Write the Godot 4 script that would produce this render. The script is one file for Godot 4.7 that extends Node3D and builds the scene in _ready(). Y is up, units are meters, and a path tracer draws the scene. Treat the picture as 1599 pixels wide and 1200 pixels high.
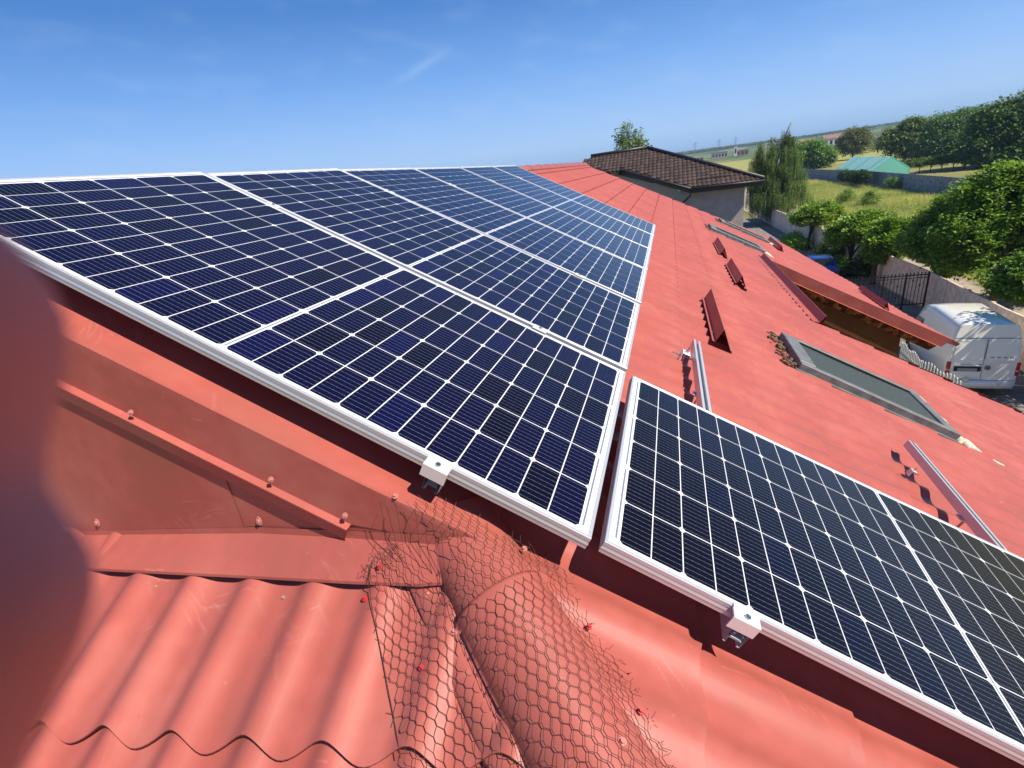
extends Node3D
# World: x runs down the red roof's slope (horizontally), y is up, -z runs along the ridge away from the viewer.
# p(u, v, n): u metres down the slope, v metres along the ridge, n metres above the plane of the solar panels' faces.

const CA := 0.8829476
const SA := 0.4694716
const TA := 0.5317094
const GROUND := -8.6

var rng := RandomNumberGenerator.new()
var taken := {}
var mats := {}


class Shape:
	var st := SurfaceTool.new()
	var plain := true

	func _init(smooth := false):
		st.begin(Mesh.PRIMITIVE_TRIANGLES)
		st.set_smooth_group(0 if smooth else -1)

	func tri(a: Vector3, b: Vector3, c: Vector3):
		st.add_vertex(a)
		st.add_vertex(b)
		st.add_vertex(c)

	func quad(a: Vector3, b: Vector3, c: Vector3, d: Vector3):
		tri(a, b, c)
		tri(a, c, d)

	func poly(pts: Array):
		for i in range(1, pts.size() - 1):
			tri(pts[0], pts[i], pts[i + 1])

	# a box with chamfered edges: centre, half axes, chamfer
	func box(c: Vector3, hx: Vector3, hy: Vector3, hz: Vector3, ch := 0.0):
		if ch <= 0.0:
			for s in [-1.0, 1.0]:
				quad(c + hx * s - hy * s - hz, c + hx * s + hy * s - hz, c + hx * s + hy * s + hz, c + hx * s - hy * s + hz)
				quad(c + hy * s - hx - hz * s, c + hy * s - hx + hz * s, c + hy * s + hx + hz * s, c + hy * s + hx - hz * s)
				quad(c + hz * s - hx * s - hy, c + hz * s - hx * s + hy, c + hz * s + hx * s + hy, c + hz * s + hx * s - hy)
			return
		var ax := [hx, hy, hz]
		var un := [hx.normalized() * ch, hy.normalized() * ch, hz.normalized() * ch]
		for i in 3:
			var j := (i + 1) % 3
			var k := (i + 2) % 3
			for s in [-1.0, 1.0]:
				var o: Vector3 = c + ax[i] * s
				var a: Vector3 = ax[j] - un[j]
				var b: Vector3 = ax[k] - un[k]
				quad(o - a - b, o + a - b, o + a + b, o - a + b)
				for t in [-1.0, 1.0]:
					# the chamfer between face i (sign s) and face j (sign t)
					var e1: Vector3 = c + ax[i] * s + (ax[j] - un[j]) * t
					var e2: Vector3 = c + (ax[i] - un[i]) * s + ax[j] * t
					quad(e1 - b, e1 + b, e2 + b, e2 - b)
		for s in [-1.0, 1.0]:
			for t in [-1.0, 1.0]:
				for r in [-1.0, 1.0]:
					tri(c + ax[0] * s + (ax[1] - un[1]) * t + (ax[2] - un[2]) * r, c + (ax[0] - un[0]) * s + ax[1] * t + (ax[2] - un[2]) * r, c + (ax[0] - un[0]) * s + (ax[1] - un[1]) * t + ax[2] * r)

	func bar(a: Vector3, b: Vector3, w: float, h: float, up := Vector3.UP, ch := 0.0):
		var d := (b - a)
		var side := d.cross(up).normalized()
		if side.length() < 0.5:
			side = d.cross(Vector3.RIGHT).normalized()
		var u := side.cross(d).normalized()
		box((a + b) / 2, d / 2, u * h / 2, side * w / 2, ch)

	func tube(pts: Array, r0: float, r1: float, sides := 6, caps := true):
		var rings := []
		var n := pts.size()
		var ref := Vector3.UP
		for i in n:
			var d: Vector3 = (pts[mini(i + 1, n - 1)] - pts[maxi(i - 1, 0)]).normalized()
			if absf(d.dot(ref)) > 0.95:
				ref = Vector3.RIGHT if absf(d.x) < 0.8 else Vector3.BACK
			var s := d.cross(ref).normalized()
			ref = s.cross(d).normalized()
			var r := lerpf(r0, r1, float(i) / maxf(1, n - 1))
			var ring := []
			for k in sides:
				var a := TAU * k / sides
				ring.append(pts[i] + (s * cos(a) + ref * sin(a)) * r)
			rings.append(ring)
		for i in n - 1:
			for k in sides:
				var m := (k + 1) % sides
				quad(rings[i][k], rings[i + 1][k], rings[i + 1][m], rings[i][m])
		if caps:
			poly(rings[0])
			var last: Array = rings[n - 1].duplicate()
			last.reverse()
			poly(last)

	# an outline (array of Vector3) pushed along off, with both ends closed
	func push(pts: Array, off: Vector3, ends := true, closed := true):
		var n := pts.size()
		for i in (n if closed else n - 1):
			var j := (i + 1) % n
			quad(pts[i], pts[j], pts[j] + off, pts[i] + off)
		if ends:
			poly(pts)
			var far := pts.map(func(q): return q + off)
			far.reverse()
			poly(far)

	func loft(rings: Array, closed := true):
		for i in rings.size() - 1:
			var n: int = rings[i].size()
			for k in (n if closed else n - 1):
				var m := (k + 1) % n
				quad(rings[i][k], rings[i][m], rings[i + 1][m], rings[i + 1][k])

	func ball(c: Vector3, r: Vector3, seg := 10, rows := 6):
		var rings := []
		for i in rows + 1:
			var t := PI * i / rows
			var ring := []
			for k in seg:
				var a := TAU * k / seg
				ring.append(c + Vector3(sin(t) * cos(a) * r.x, cos(t) * r.y, sin(t) * sin(a) * r.z))
			rings.append(ring)
		loft(rings)

	func done() -> ArrayMesh:
		st.generate_normals()
		return st.commit()


func p(u: float, v: float, n: float) -> Vector3:
	return Vector3(u * CA + n * SA, -u * SA + n * CA, -v)


func numbered(called: String, under: Node) -> String:
	var key := "%d/%s" % [under.get_instance_id(), called]
	var k: int = taken.get(key, 0)
	taken[key] = k + 1
	return called if k == 0 else "%s_%03d" % [called, k]


func tag(o: Node3D, label: String, category := "", group := "", kind := "") -> Node3D:
	if label: o.set_meta("label", label)
	if category: o.set_meta("category", category)
	if group: o.set_meta("group", group)
	if kind: o.set_meta("kind", kind)
	return o


func thing(called: String, label: String, category: String, at := Vector3.ZERO, group := "", basis_ := Basis()) -> Node3D:
	var o := Node3D.new()
	o.name = numbered(called, self)
	o.transform = Transform3D(basis_, at)
	add_child(o, true)
	tag(o, label, category, group)
	return o


func part(under: Node, called: String, mesh: Mesh, m: Material, at := Transform3D()) -> MeshInstance3D:
	var o := MeshInstance3D.new()
	o.name = numbered(called, under)
	o.mesh = mesh
	o.material_override = m
	o.transform = at
	under.add_child(o, true)
	return o


func structure(called: String, mesh: Mesh, m: Material, label: String) -> MeshInstance3D:
	var o := part(self, called, mesh, m)
	tag(o, label, "", "", "structure")
	return o


func copy(o: Node3D, called: String, label: String) -> Node3D:
	var c: Node3D = o.duplicate()
	c.name = numbered(called, self)
	add_child(c, true)
	c.set_meta("label", label)
	return c


func lin(r: float, g: float, b: float) -> Color:
	return Color(r, g, b).linear_to_srgb()


func mat(r: float, g: float, b: float, rough := 0.7, metal := 0.0, spec := 0.5) -> StandardMaterial3D:
	var m := StandardMaterial3D.new()
	m.albedo_color = lin(r, g, b)
	m.roughness = rough
	m.metallic = metal
	m.metallic_specular = spec
	m.cull_mode = BaseMaterial3D.CULL_DISABLED
	return m


func noise_tex(freq: float, seed_: int, stops: Array, size := 512, octaves := 5) -> NoiseTexture2D:
	var f := FastNoiseLite.new()
	f.seed = seed_
	f.noise_type = FastNoiseLite.TYPE_SIMPLEX_SMOOTH
	f.frequency = freq
	f.fractal_octaves = octaves
	var g := Gradient.new()
	var offs := PackedFloat32Array()
	var cols := PackedColorArray()
	for s in stops:
		offs.append(s[0])
		cols.append(lin(s[1], s[2], s[3]))
	g.offsets = offs
	g.colors = cols
	var t := NoiseTexture2D.new()
	t.width = size
	t.height = size
	t.seamless = true
	t.noise = f
	t.color_ramp = g
	return t


# a material mottled between colours by noise that is laid on in world space
func mottled(stops: Array, tile: float, freq: float, seed_: int, rough := 0.8, spec := 0.4) -> StandardMaterial3D:
	var m := mat(1, 1, 1, rough, 0.0, spec)
	m.albedo_texture = noise_tex(freq, seed_, stops)
	m.uv1_triplanar = true
	m.uv1_world_triplanar = true
	m.uv1_scale = Vector3.ONE / tile
	return m


# ---------------------------------------------------------------- camera, sky, sun

func view_and_light():
	var cam := Camera3D.new()
	cam.name = "camera"
	var b := Basis(Vector3(0.95510694, -0.1166609, -0.27232513), Vector3(0.00102997, 0.92050794, -0.39072249), Vector3(0.29625948, 0.37290127, 0.87930368)).orthonormalized()
	cam.transform = Transform3D(b, Vector3(1.94127532, -0.17284466, 0.92402359))
	cam.fov = 74.04
	cam.near = 0.006
	cam.far = 6000.0
	var lens := CameraAttributesPhysical.new()
	lens.frustum_focal_length = 15.91
	lens.frustum_focus_distance = 1.9
	lens.frustum_near = 0.006
	lens.frustum_far = 6000.0
	lens.exposure_aperture = 7.6
	cam.attributes = lens
	add_child(cam)
	cam.current = true

	var env := Environment.new()
	env.background_mode = Environment.BG_SKY
	var sky := Sky.new()
	var pan := PanoramaSkyMaterial.new()
	pan.panorama = ImageTexture.create_from_image(sky_image())
	pan.energy_multiplier = 0.725
	sky.sky_material = pan
	env.sky = sky
	env.tonemap_mode = Environment.TONE_MAPPER_LINEAR
	env.tonemap_exposure = 1.38
	env.sdfgi_enabled = true
	env.ssao_enabled = true
	env.ssil_enabled = true
	env.fog_enabled = true
	env.fog_density = 0.00022
	env.fog_light_color = Color(0.68, 0.8, 0.94)
	var we := WorldEnvironment.new()
	we.name = "world_environment"
	we.environment = env
	add_child(we)

	var sun := DirectionalLight3D.new()
	sun.name = "sun"
	sun.light_energy = 1.6
	sun.light_color = Color(1.0, 0.965, 0.91)
	sun.light_angular_distance = 0.5
	sun.shadow_enabled = true
	add_child(sun)
	sun.look_at_from_position(Vector3(61, 76, 20.5), Vector3.ZERO)


func sky_image() -> Image:
	var w := 1536
	var h := 768
	var im := Image.create(w, h, false, Image.FORMAT_RGBF)
	var f := FastNoiseLite.new()
	f.seed = 5
	f.frequency = 2.2
	f.fractal_octaves = 4
	# colours by elevation in degrees
	var stops := [[-90.0, 0.22, 0.2, 0.17], [-0.01, 0.4, 0.52, 0.66], [0.0, 0.385, 0.6, 0.85], [2.5, 0.43, 0.65, 0.97], [6.0, 0.315, 0.55, 0.97], [10.0, 0.19, 0.415, 0.87], [15.5, 0.086, 0.255, 0.65], [30.0, 0.055, 0.17, 0.48], [90.0, 0.035, 0.1, 0.34]]
	for y in h:
		var el := 90.0 - (y + 0.5) * 180.0 / h
		var c := Vector3.ZERO
		for i in stops.size() - 1:
			if el >= stops[i][0] and el <= stops[i + 1][0]:
				var t: float = (el - stops[i][0]) / (stops[i + 1][0] - stops[i][0])
				c = Vector3(stops[i][1], stops[i][2], stops[i][3]).lerp(Vector3(stops[i + 1][1], stops[i + 1][2], stops[i + 1][3]), t)
		for x in w:
			var az := wrapf((x + 0.5) / w * 360.0, -180.0, 180.0)
			var k := c
			if el > 2.0 and el < 24.0 and az > -60.0 and az < 40.0:
				# thin wisps of high cloud
				var d := Vector2(az + 23.6, el - 10.64)
				var r := Vector2(d.x * 0.93 + d.y * 0.36, d.y * 0.93 - d.x * 0.36)
				var body := exp(-(r.x * r.x) / 7.0 - (r.y * r.y) / 0.09)
				body *= 0.55 + 0.45 * f.get_noise_2d(az * 0.35, el * 0.8)
				var veil := maxf(0.0, f.get_noise_2d(az * 0.05, el * 0.16 + az * 0.02) - 0.12) * 0.2
				k = k.lerp(Vector3(0.55, 0.72, 0.97), clampf(body * 0.5 + veil, 0.0, 0.6))
			im.set_pixel(x, y, Color(k.x, k.y, k.z))
	return im


# ---------------------------------------------------------------- materials

func make_materials():
	# painted sheet metal: dull red, with dust and faint scuffs
	var n1 := FastNoiseLite.new()
	n1.seed = 11
	n1.frequency = 0.006
	n1.fractal_octaves = 5
	var n2 := FastNoiseLite.new()
	n2.seed = 12
	n2.frequency = 0.05
	n2.fractal_octaves = 3
	var a := n1.get_seamless_image(512, 512)
	var b := n2.get_seamless_image(512, 512)
	var im := Image.create(512, 512, false, Image.FORMAT_RGB8)
	var rough := Image.create(512, 512, false, Image.FORMAT_RGB8)
	var r := RandomNumberGenerator.new()
	r.seed = 77
	for y in 512:
		for x in 512:
			var s := a.get_pixel(x, y).r - 0.5
			var t := b.get_pixel(x, y).r - 0.5
			var dust := clampf(s * 1.8 + t * 0.6 + 0.05, 0.0, 1.0) * 0.34
			var c := Vector3(0.41, 0.097, 0.076) * (1.0 + 0.24 * s + 0.1 * t)
			c = c.lerp(Vector3(0.42, 0.21, 0.16), dust)
			c = c.lerp(Vector3(0.25, 0.12, 0.085), clampf(0.15 - s * 2.4 - t * 0.9, 0.0, 1.0) * 0.26)
			im.set_pixel(x, y, lin(c.x, c.y, c.z))
			var q := clampf(0.42 + s * 0.3 + t * 0.12, 0.25, 0.75)
			rough.set_pixel(x, y, Color(q, q, q))
	# small specks and short rubbed marks
	for k in 60:
		var at := Vector2(r.randf() * 512, r.randf() * 512)
		var d := Vector2.from_angle(r.randf_range(-0.9, 0.5))
		var long := r.randi_range(1, 26) if k % 3 == 0 else r.randi_range(1, 2)
		for i in long:
			var q := at + d * i
			var px := Vector2i(posmod(int(q.x), 512), posmod(int(q.y), 512))
			im.set_pixel(px.x, px.y, im.get_pixel(px.x, px.y).lerp(lin(0.62, 0.36, 0.3), 0.42))
	# bundles of fine rubbed strokes where people have slid and stepped
	for k in 16:
		var at := Vector2(r.randf() * 512, r.randf() * 512)
		var dir := r.randf_range(-0.5, 1.2)
		for j in r.randi_range(3, 9):
			var q0 := at + Vector2(r.randf_range(-14, 14), r.randf_range(-9, 9))
			var d := Vector2.from_angle(dir + r.randf_range(-0.15, 0.15))
			var n := r.randi_range(8, 34)
			for i in n:
				var q := q0 + d * i + d.orthogonal() * sin(i * 0.1) * 2.0
				var px := Vector2i(posmod(int(q.x), 512), posmod(int(q.y), 512))
				im.set_pixel(px.x, px.y, im.get_pixel(px.x, px.y).lerp(lin(0.6, 0.34, 0.28), 0.3 * sin(PI * i / n)))
	var red := mat(1, 1, 1, 1.0, 0.0, 0.34)
	red.albedo_texture = ImageTexture.create_from_image(im)
	red.roughness_texture = ImageTexture.create_from_image(rough)
	red.uv1_triplanar = true
	red.uv1_world_triplanar = true
	red.uv1_scale = Vector3.ONE / 1.7
	mats.red = red
	mats.red_dark = mat(0.2, 0.022, 0.02, 0.4)
	mats.red_screw = mat(0.5, 0.2, 0.16, 0.4)
	mats.bright_red = mat(0.55, 0.02, 0.03, 0.35)
	mats.alu = mat(0.6, 0.61, 0.62, 0.36, 0.45)
	mats.alu_cut = mat(0.78, 0.78, 0.77, 0.34, 0.35)
	mats.steel = mat(0.5, 0.5, 0.5, 0.3, 1.0)
	mats.backsheet = mat(0.7, 0.71, 0.73, 0.16, 0.0, 0.35)
	mats.ribbon = mat(0.22, 0.24, 0.32, 0.25, 0.2)
	mats.wire = mat(0.085, 0.045, 0.03, 0.5, 0.4)
	mats.black = mat(0.012, 0.012, 0.013, 0.6)
	mats.rubber = mat(0.02, 0.02, 0.02, 0.8)
	mats.chrome = mat(0.7, 0.7, 0.7, 0.15, 1.0)
	mats.cells = []
	for k in 4:
		mats.cells.append(cell_material([Vector3(0.0042, 0.0037, 0.022), Vector3(0.0036, 0.003, 0.011), Vector3(0.0046, 0.0042, 0.036), Vector3(0.0042, 0.003, 0.0065)][k]))
	mats.ochre = mottled([[0.0, 0.1, 0.045, 0.015], [1.0, 0.14, 0.068, 0.024]], 2.0, 0.01, 21, 0.9, 0.2)
	mats.rotten = mottled([[0.3, 0.035, 0.012, 0.008], [0.52, 0.1, 0.04, 0.016], [0.6, 0.42, 0.2, 0.07], [0.72, 0.14, 0.06, 0.025]], 1.6, 0.016, 22, 0.95, 0.1)
	mats.foam = mottled([[0.3, 0.62, 0.52, 0.36], [0.7, 0.8, 0.74, 0.6]], 0.3, 0.02, 23, 0.9, 0.2)
	mats.rubble = mottled([[0.3, 0.05, 0.03, 0.022], [0.5, 0.26, 0.19, 0.13], [0.7, 0.13, 0.06, 0.04]], 0.12, 0.02, 24, 0.95, 0.1)
	mats.zinc = mottled([[0.3, 0.115, 0.12, 0.115], [0.7, 0.18, 0.185, 0.18]], 0.6, 0.012, 25, 0.5, 0.5)
	mats.netting = mottled([[0.3, 0.042, 0.052, 0.046], [0.7, 0.068, 0.08, 0.07]], 0.6, 0.05, 26, 0.55, 0.4)
	mats.plaster = mottled([[0.2, 0.4, 0.33, 0.29], [0.8, 0.46, 0.38, 0.335]], 3.0, 0.01, 27, 0.9, 0.2)
	mats.brown = []
	for k in 4:
		mats.brown.append(mat(0.052 + 0.010 * k, 0.035 + 0.0065 * k, 0.029 + 0.005 * k, 0.66, 0.0, 0.35))
	mats.brown_trim = mat(0.028, 0.02, 0.017, 0.45)
	mats.concrete = mottled([[0.2, 0.6, 0.45, 0.35], [0.55, 0.72, 0.57, 0.45], [0.85, 0.78, 0.63, 0.51]], 2.6, 0.012, 28, 0.92, 0.2)
	mats.grey_concrete = mottled([[0.25, 0.15, 0.17, 0.2], [0.6, 0.25, 0.27, 0.3], [0.85, 0.32, 0.34, 0.37]], 3.0, 0.012, 29, 0.92, 0.2)
	mats.bark = mottled([[0.3, 0.06, 0.042, 0.03], [0.7, 0.13, 0.095, 0.07]], 0.5, 0.02, 30, 0.95, 0.1)
	mats.birch_bark = mottled([[0.38, 0.1, 0.09, 0.08], [0.45, 0.6, 0.58, 0.54], [0.8, 0.72, 0.7, 0.66]], 0.8, 0.02, 31, 0.8, 0.2)
	mats.iron = mat(0.02, 0.017, 0.017, 0.5, 0.3)
	mats.van = mat(0.88, 0.845, 0.72, 0.25, 0.0, 0.5)
	mats.van.clearcoat_enabled = true
	mats.van.clearcoat = 0.6
	mats.van.clearcoat_roughness = 0.08
	mats.car_blue = mat(0.03, 0.075, 0.32, 0.25, 0.2)
	mats.car_blue.clearcoat_enabled = true
	mats.car_blue.clearcoat = 0.8
	mats.car_blue.clearcoat_roughness = 0.05
	mats.dark_glass = mat(0.012, 0.014, 0.016, 0.06, 0.0, 0.5)
	mats.tail = mat(0.4, 0.015, 0.015, 0.12, 0.0, 0.5)
	mats.tail_pale = mat(0.6, 0.42, 0.4, 0.15)
	mats.plate = mat(0.3, 0.3, 0.3, 0.4)
	mats.cream = mat(0.66, 0.62, 0.52, 0.6)
	mats.film = mat(0.36, 0.74, 0.6, 0.35)
	mats.film.backlight_enabled = true
	mats.film.backlight = Color(0.4, 0.8, 0.65)
	mats.film_pale = mat(0.62, 0.82, 0.78, 0.3)
	mats.film_pale.backlight_enabled = true
	mats.film_pale.backlight = Color(0.5, 0.75, 0.7)
	mats.barrel = mat(0.02, 0.1, 0.5, 0.35)
	mats.skin = mat(0.56, 0.22, 0.2, 0.6, 0.0, 0.15)
	mats.skin.subsurf_scatter_enabled = true
	mats.skin.subsurf_scatter_strength = 0.12
	mats.far_wall = mottled([[0.3, 0.33, 0.3, 0.27], [0.7, 0.42, 0.39, 0.35]], 9.0, 0.01, 33, 0.9, 0.2)
	mats.far_white = mat(0.72, 0.7, 0.66, 0.85)
	mats.far_roof = mat(0.3, 0.14, 0.1, 0.85)
	mats.leaf = leaf_material()


func leaf_material() -> StandardMaterial3D:
	var m := mat(1, 1, 1, 0.5, 0.0, 0.4)
	m.vertex_color_use_as_albedo = true
	m.backlight_enabled = true
	m.backlight = Color(0.8, 0.86, 0.4)
	return m


func cell_material(c: Vector3) -> StandardMaterial3D:
	# a dark silicon half cell with nine fine busbars that run along the panel, widened at the solder pads
	var im := Image.create(128, 512, false, Image.FORMAT_RGB8)
	var r := RandomNumberGenerator.new()
	r.seed = int(c.z * 100000.0)
	for y in 512:
		var s := fposmod(y / 512.0 * 9.0, 1.0)
		var d := absf(s - 0.5) * 512.0 / 9.0
		for x in 128:
			var pad := absf(fposmod(x / 128.0 * 5.0, 1.0) - 0.5) < 0.09
			var line := 1.0 - smoothstep(1.0, 2.1, d / (1.7 if pad else 1.0))
			var k := c * (0.94 + 0.12 * r.randf())
			k = k.lerp(Vector3(0.13, 0.145, 0.19), line)
			im.set_pixel(x, y, lin(k.x, k.y, k.z))
	var m := mat(1, 1, 1, 0.16, 0.0, 0.28)
	m.albedo_texture = ImageTexture.create_from_image(im)
	return m


func _ready():
	rng.seed = 20240521
	view_and_light()
	make_materials()
	land()
	red_house()
	brown_house()
	solar_array()
	chicken_wire()
	yard()
	plants()
	far_things()
	hand_and_phone()


# ---------------------------------------------------------------- ground, meadow, hills

func sheet(pts: Array, y: float) -> ArrayMesh:
	var s := Shape.new()
	s.poly(pts.map(func(q): return Vector3(q[0], y, q[1])))
	return s.done()


func fence_x(z: float) -> float:
	if z > -28.7:
		return lerpf(13.97, 13.62, clampf((z + 28.7) / 7.0, 0.0, 2.0))
	return lerpf(12.6, 13.97, (z + 73.0) / 44.3)


func land():
	var g := mottled([[0.2, 0.13, 0.15, 0.05], [0.5, 0.2, 0.2, 0.075], [0.8, 0.27, 0.24, 0.1]], 160.0, 0.006, 41, 0.95, 0.1)
	structure("ground", sheet([[-5000, 5000], [5000, 5000], [5000, -5000], [-5000, -5000]], GROUND), g, "flat green and yellow farmland out to the horizon")
	var m := mottled([[0.2, 0.26, 0.28, 0.08], [0.5, 0.38, 0.37, 0.13], [0.8, 0.5, 0.45, 0.19]], 14.0, 0.008, 42, 0.95, 0.1)
	structure("meadow", sheet([[18.4, -20], [34.0, -20], [34.3, -80], [35.0, -106], [32.9, -139], [18.4, -130]], GROUND + 0.012), m, "fallow meadow of yellow green grass between the dirt track and the grey wall")
	var d := mottled([[0.2, 0.3, 0.24, 0.18], [0.5, 0.42, 0.35, 0.27], [0.8, 0.34, 0.29, 0.2]], 5.0, 0.01, 43, 0.95, 0.1)
	structure("dirt_track", sheet([[13.7, -8], [18.4, -8], [18.4, -130], [12.0, -130], [12.6, -73], [13.97, -28.7]], GROUND + 0.008), d, "bare pale dirt track behind the yard fence")
	var a := mottled([[0.2, 0.17, 0.15, 0.13], [0.8, 0.26, 0.235, 0.205]], 4.0, 0.012, 44, 0.9, 0.3)
	structure("yard", sheet([[-8, 12], [14.4, 12], [13.62, -21.7], [13.97, -28.7], [12.6, -73], [5.5, -73], [5.5, -14], [-8, -14]], GROUND + 0.02), a, "dark asphalt yard beside the house")
	var f := mottled([[0.3, 0.26, 0.27, 0.08], [0.7, 0.36, 0.34, 0.12]], 60.0, 0.008, 45, 0.95, 0.1)
	structure("field", sheet([[20, -200], [100, -215], [150, -560], [60, -600], [25, -420]], GROUND + 0.03), f, "open yellow green field beyond the willowy birch")
	# blades of grass
	var s := Shape.new()
	for k in 7:
		var t := TAU * k / 7.0 + rng.randf()
		var lean := Vector3(cos(t), 0, sin(t))
		var o := lean * rng.randf_range(0.02, 0.14)
		var w := Vector3(-lean.z, 0, lean.x) * 0.012
		var hgt := rng.randf_range(0.3, 0.62)
		s.tri(o - w, o + w, o + lean * rng.randf_range(0.05, 0.2) + Vector3(0, hgt, 0))
	var mm := MultiMesh.new()
	mm.transform_format = MultiMesh.TRANSFORM_3D
	mm.use_colors = true
	mm.mesh = s.done()
	var n := 42000
	mm.instance_count = n
	var fn := FastNoiseLite.new()
	fn.seed = 8
	fn.frequency = 0.09
	for i in n:
		var z := -24.0 - 112.0 * pow(rng.randf(), 1.1)
		var x := rng.randf_range(18.2, 34.6)
		var k := fn.get_noise_2d(x, z)
		var sc := rng.randf_range(0.6, 1.25) * (1.0 + 0.5 * k)
		mm.set_instance_transform(i, Transform3D(Basis(Vector3.UP, rng.randf() * TAU).scaled(Vector3(sc * 1.3, sc, sc * 1.3)), Vector3(x, GROUND + 0.01, z)))
		var t := clampf(0.5 + 0.9 * k + rng.randf_range(-0.3, 0.3), 0.0, 1.0)
		mm.set_instance_color(i, Color(0.28, 0.35, 0.09).lerp(Color(0.66, 0.6, 0.26), t))
	var o := MultiMeshInstance3D.new()
	o.name = "grass"
	o.multimesh = mm
	o.material_override = mats.leaf
	add_child(o)
	tag(o, "long yellow green grass standing over the whole meadow", "grass", "", "stuff")
	# hills: a low rise all round the far right
	var hill := Shape.new(true)
	var hn := FastNoiseLite.new()
	hn.seed = 3
	hn.frequency = 0.0016
	var rows := []
	for j in 15:
		var r := 480.0 * pow(1.165, j)
		var row := []
		for i in 61:
			var az := deg_to_rad(-8.0 + i * 1.6)
			var lift := smoothstep(500.0, 1900.0, r) * (19.0 + 17.0 * smoothstep(0.1, 0.75, az) + 9.0 * hn.get_noise_2d(az * 900.0, r * 0.6)) * smoothstep(-0.14, 0.03, az)
			row.append(Vector3(2.0 + sin(az) * r, GROUND + 0.1 + lift, 1.0 - cos(az) * r))
		rows.append(row)
	hill.loft(rows, false)
	var hm := mottled([[0.3, 0.06, 0.1, 0.035], [0.5, 0.12, 0.16, 0.06], [0.75, 0.24, 0.23, 0.12]], 420.0, 0.012, 46, 0.95, 0.1)
	structure("hills", hill.done(), hm, "long low hills with fields along the horizon")


# ---------------------------------------------------------------- the red house

const WAVE := 0.186
const STEP := 0.374
const MAIN_N := -0.147
const HIP_Y := -1.0
const HIP_X := 1.475
const CAP_R := 0.108
const CAP_W := 0.168


func wave(t: float, crest: float, narrow := 1.35) -> float:
	return 0.0225 * pow(0.5 + 0.5 * cos(TAU * (t - crest) / WAVE), narrow) - 0.0105


# one sheet of stepped wavy metal tile. o + s*S + t*T + h*N, from s = lo(t) to s = hi(t), steps at s0 + k*STEP
func tile_sheet(o: Vector3, S: Vector3, T: Vector3, N: Vector3, t0: float, t1: float, per_wave: int, crest: float, lo: Callable, hi: Callable, s0: float, deep := 1.0, long_first := false, narrow := 1.35) -> ArrayMesh:
	var cols := []
	var n := maxi(2, int(round((t1 - t0) / WAVE * per_wave)))
	var smin := 1e9
	var smax := -1e9
	for i in n + 1:
		var t := lerpf(t0, t1, float(i) / n)
		# the pressed step is scalloped: it lies farther up on the crests
		var back := (0.019 if long_first else 0.011) * cos(TAU * (t - crest + 0.014) / WAVE)
		cols.append([t, lo.call(t), hi.call(t), wave(t, crest, narrow) * deep, (wave(t + 0.002, crest, narrow) - wave(t - 0.002, crest, narrow)) / 0.004 * deep, back])
		smin = minf(smin, cols[i][1])
		smax = maxf(smax, cols[i][2])
	var vs := PackedVector3Array()
	var ns := PackedVector3Array()
	var ix := PackedInt32Array()
	var lift := 0.021 if long_first else 0.016
	for k in range(mini(-1, int(floor((smin - s0) / STEP))), int(ceil((smax - s0) / STEP))):
		var a := s0 + k * STEP
		var b := a + STEP
		if long_first and k < -1:
			continue
		if long_first and k == -1:
			a = s0 - 1.2
		# [from, to, lift from, lift to]: the pan, the rounded nose, the drop
		# each row slips a little under the nose of the row above and leaves a dark gap there
		for band in [[a - 0.022, b - 0.03, -0.001, lift * 0.85], [b - 0.03, b, lift * 0.85, lift], [b, b + 0.0012, lift, lift - 0.004]]:
			var first := vs.size()
			for c in cols:
				var u0: float = clampf(band[0] - c[5], c[1], c[2])
				var u1: float = clampf(band[1] - c[5], c[1], c[2])
				for e in [u0, u1]:
					var f: float = clampf((e + c[5] - band[0]) / (band[1] - band[0]), 0.0, 1.0)
					var h: float = c[3] + lerpf(band[2], band[3], f)
					vs.append(o + S * e + T * c[0] + N * h)
					var slope: float = clampf((band[3] - band[2]) / (band[1] - band[0]), -2.0, 2.0)
					ns.append((N - T * c[4] - S * slope).normalized())
			for i in n:
				var q := first + i * 2
				if (absf(vs[q].distance_to(vs[q + 1])) < 1e-5 and absf(vs[q + 2].distance_to(vs[q + 3])) < 1e-5) or (cols[i][2] <= cols[i][1] and cols[i + 1][2] <= cols[i + 1][1]):
					continue
				ix.append_array([q, q + 3, q + 1, q, q + 2, q + 3])
	var arr := []
	arr.resize(Mesh.ARRAY_MAX)
	arr[Mesh.ARRAY_VERTEX] = vs
	arr[Mesh.ARRAY_NORMAL] = ns
	arr[Mesh.ARRAY_INDEX] = ix
	var mesh := ArrayMesh.new()
	mesh.add_surface_from_arrays(Mesh.PRIMITIVE_TRIANGLES, arr)
	return mesh


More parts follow.
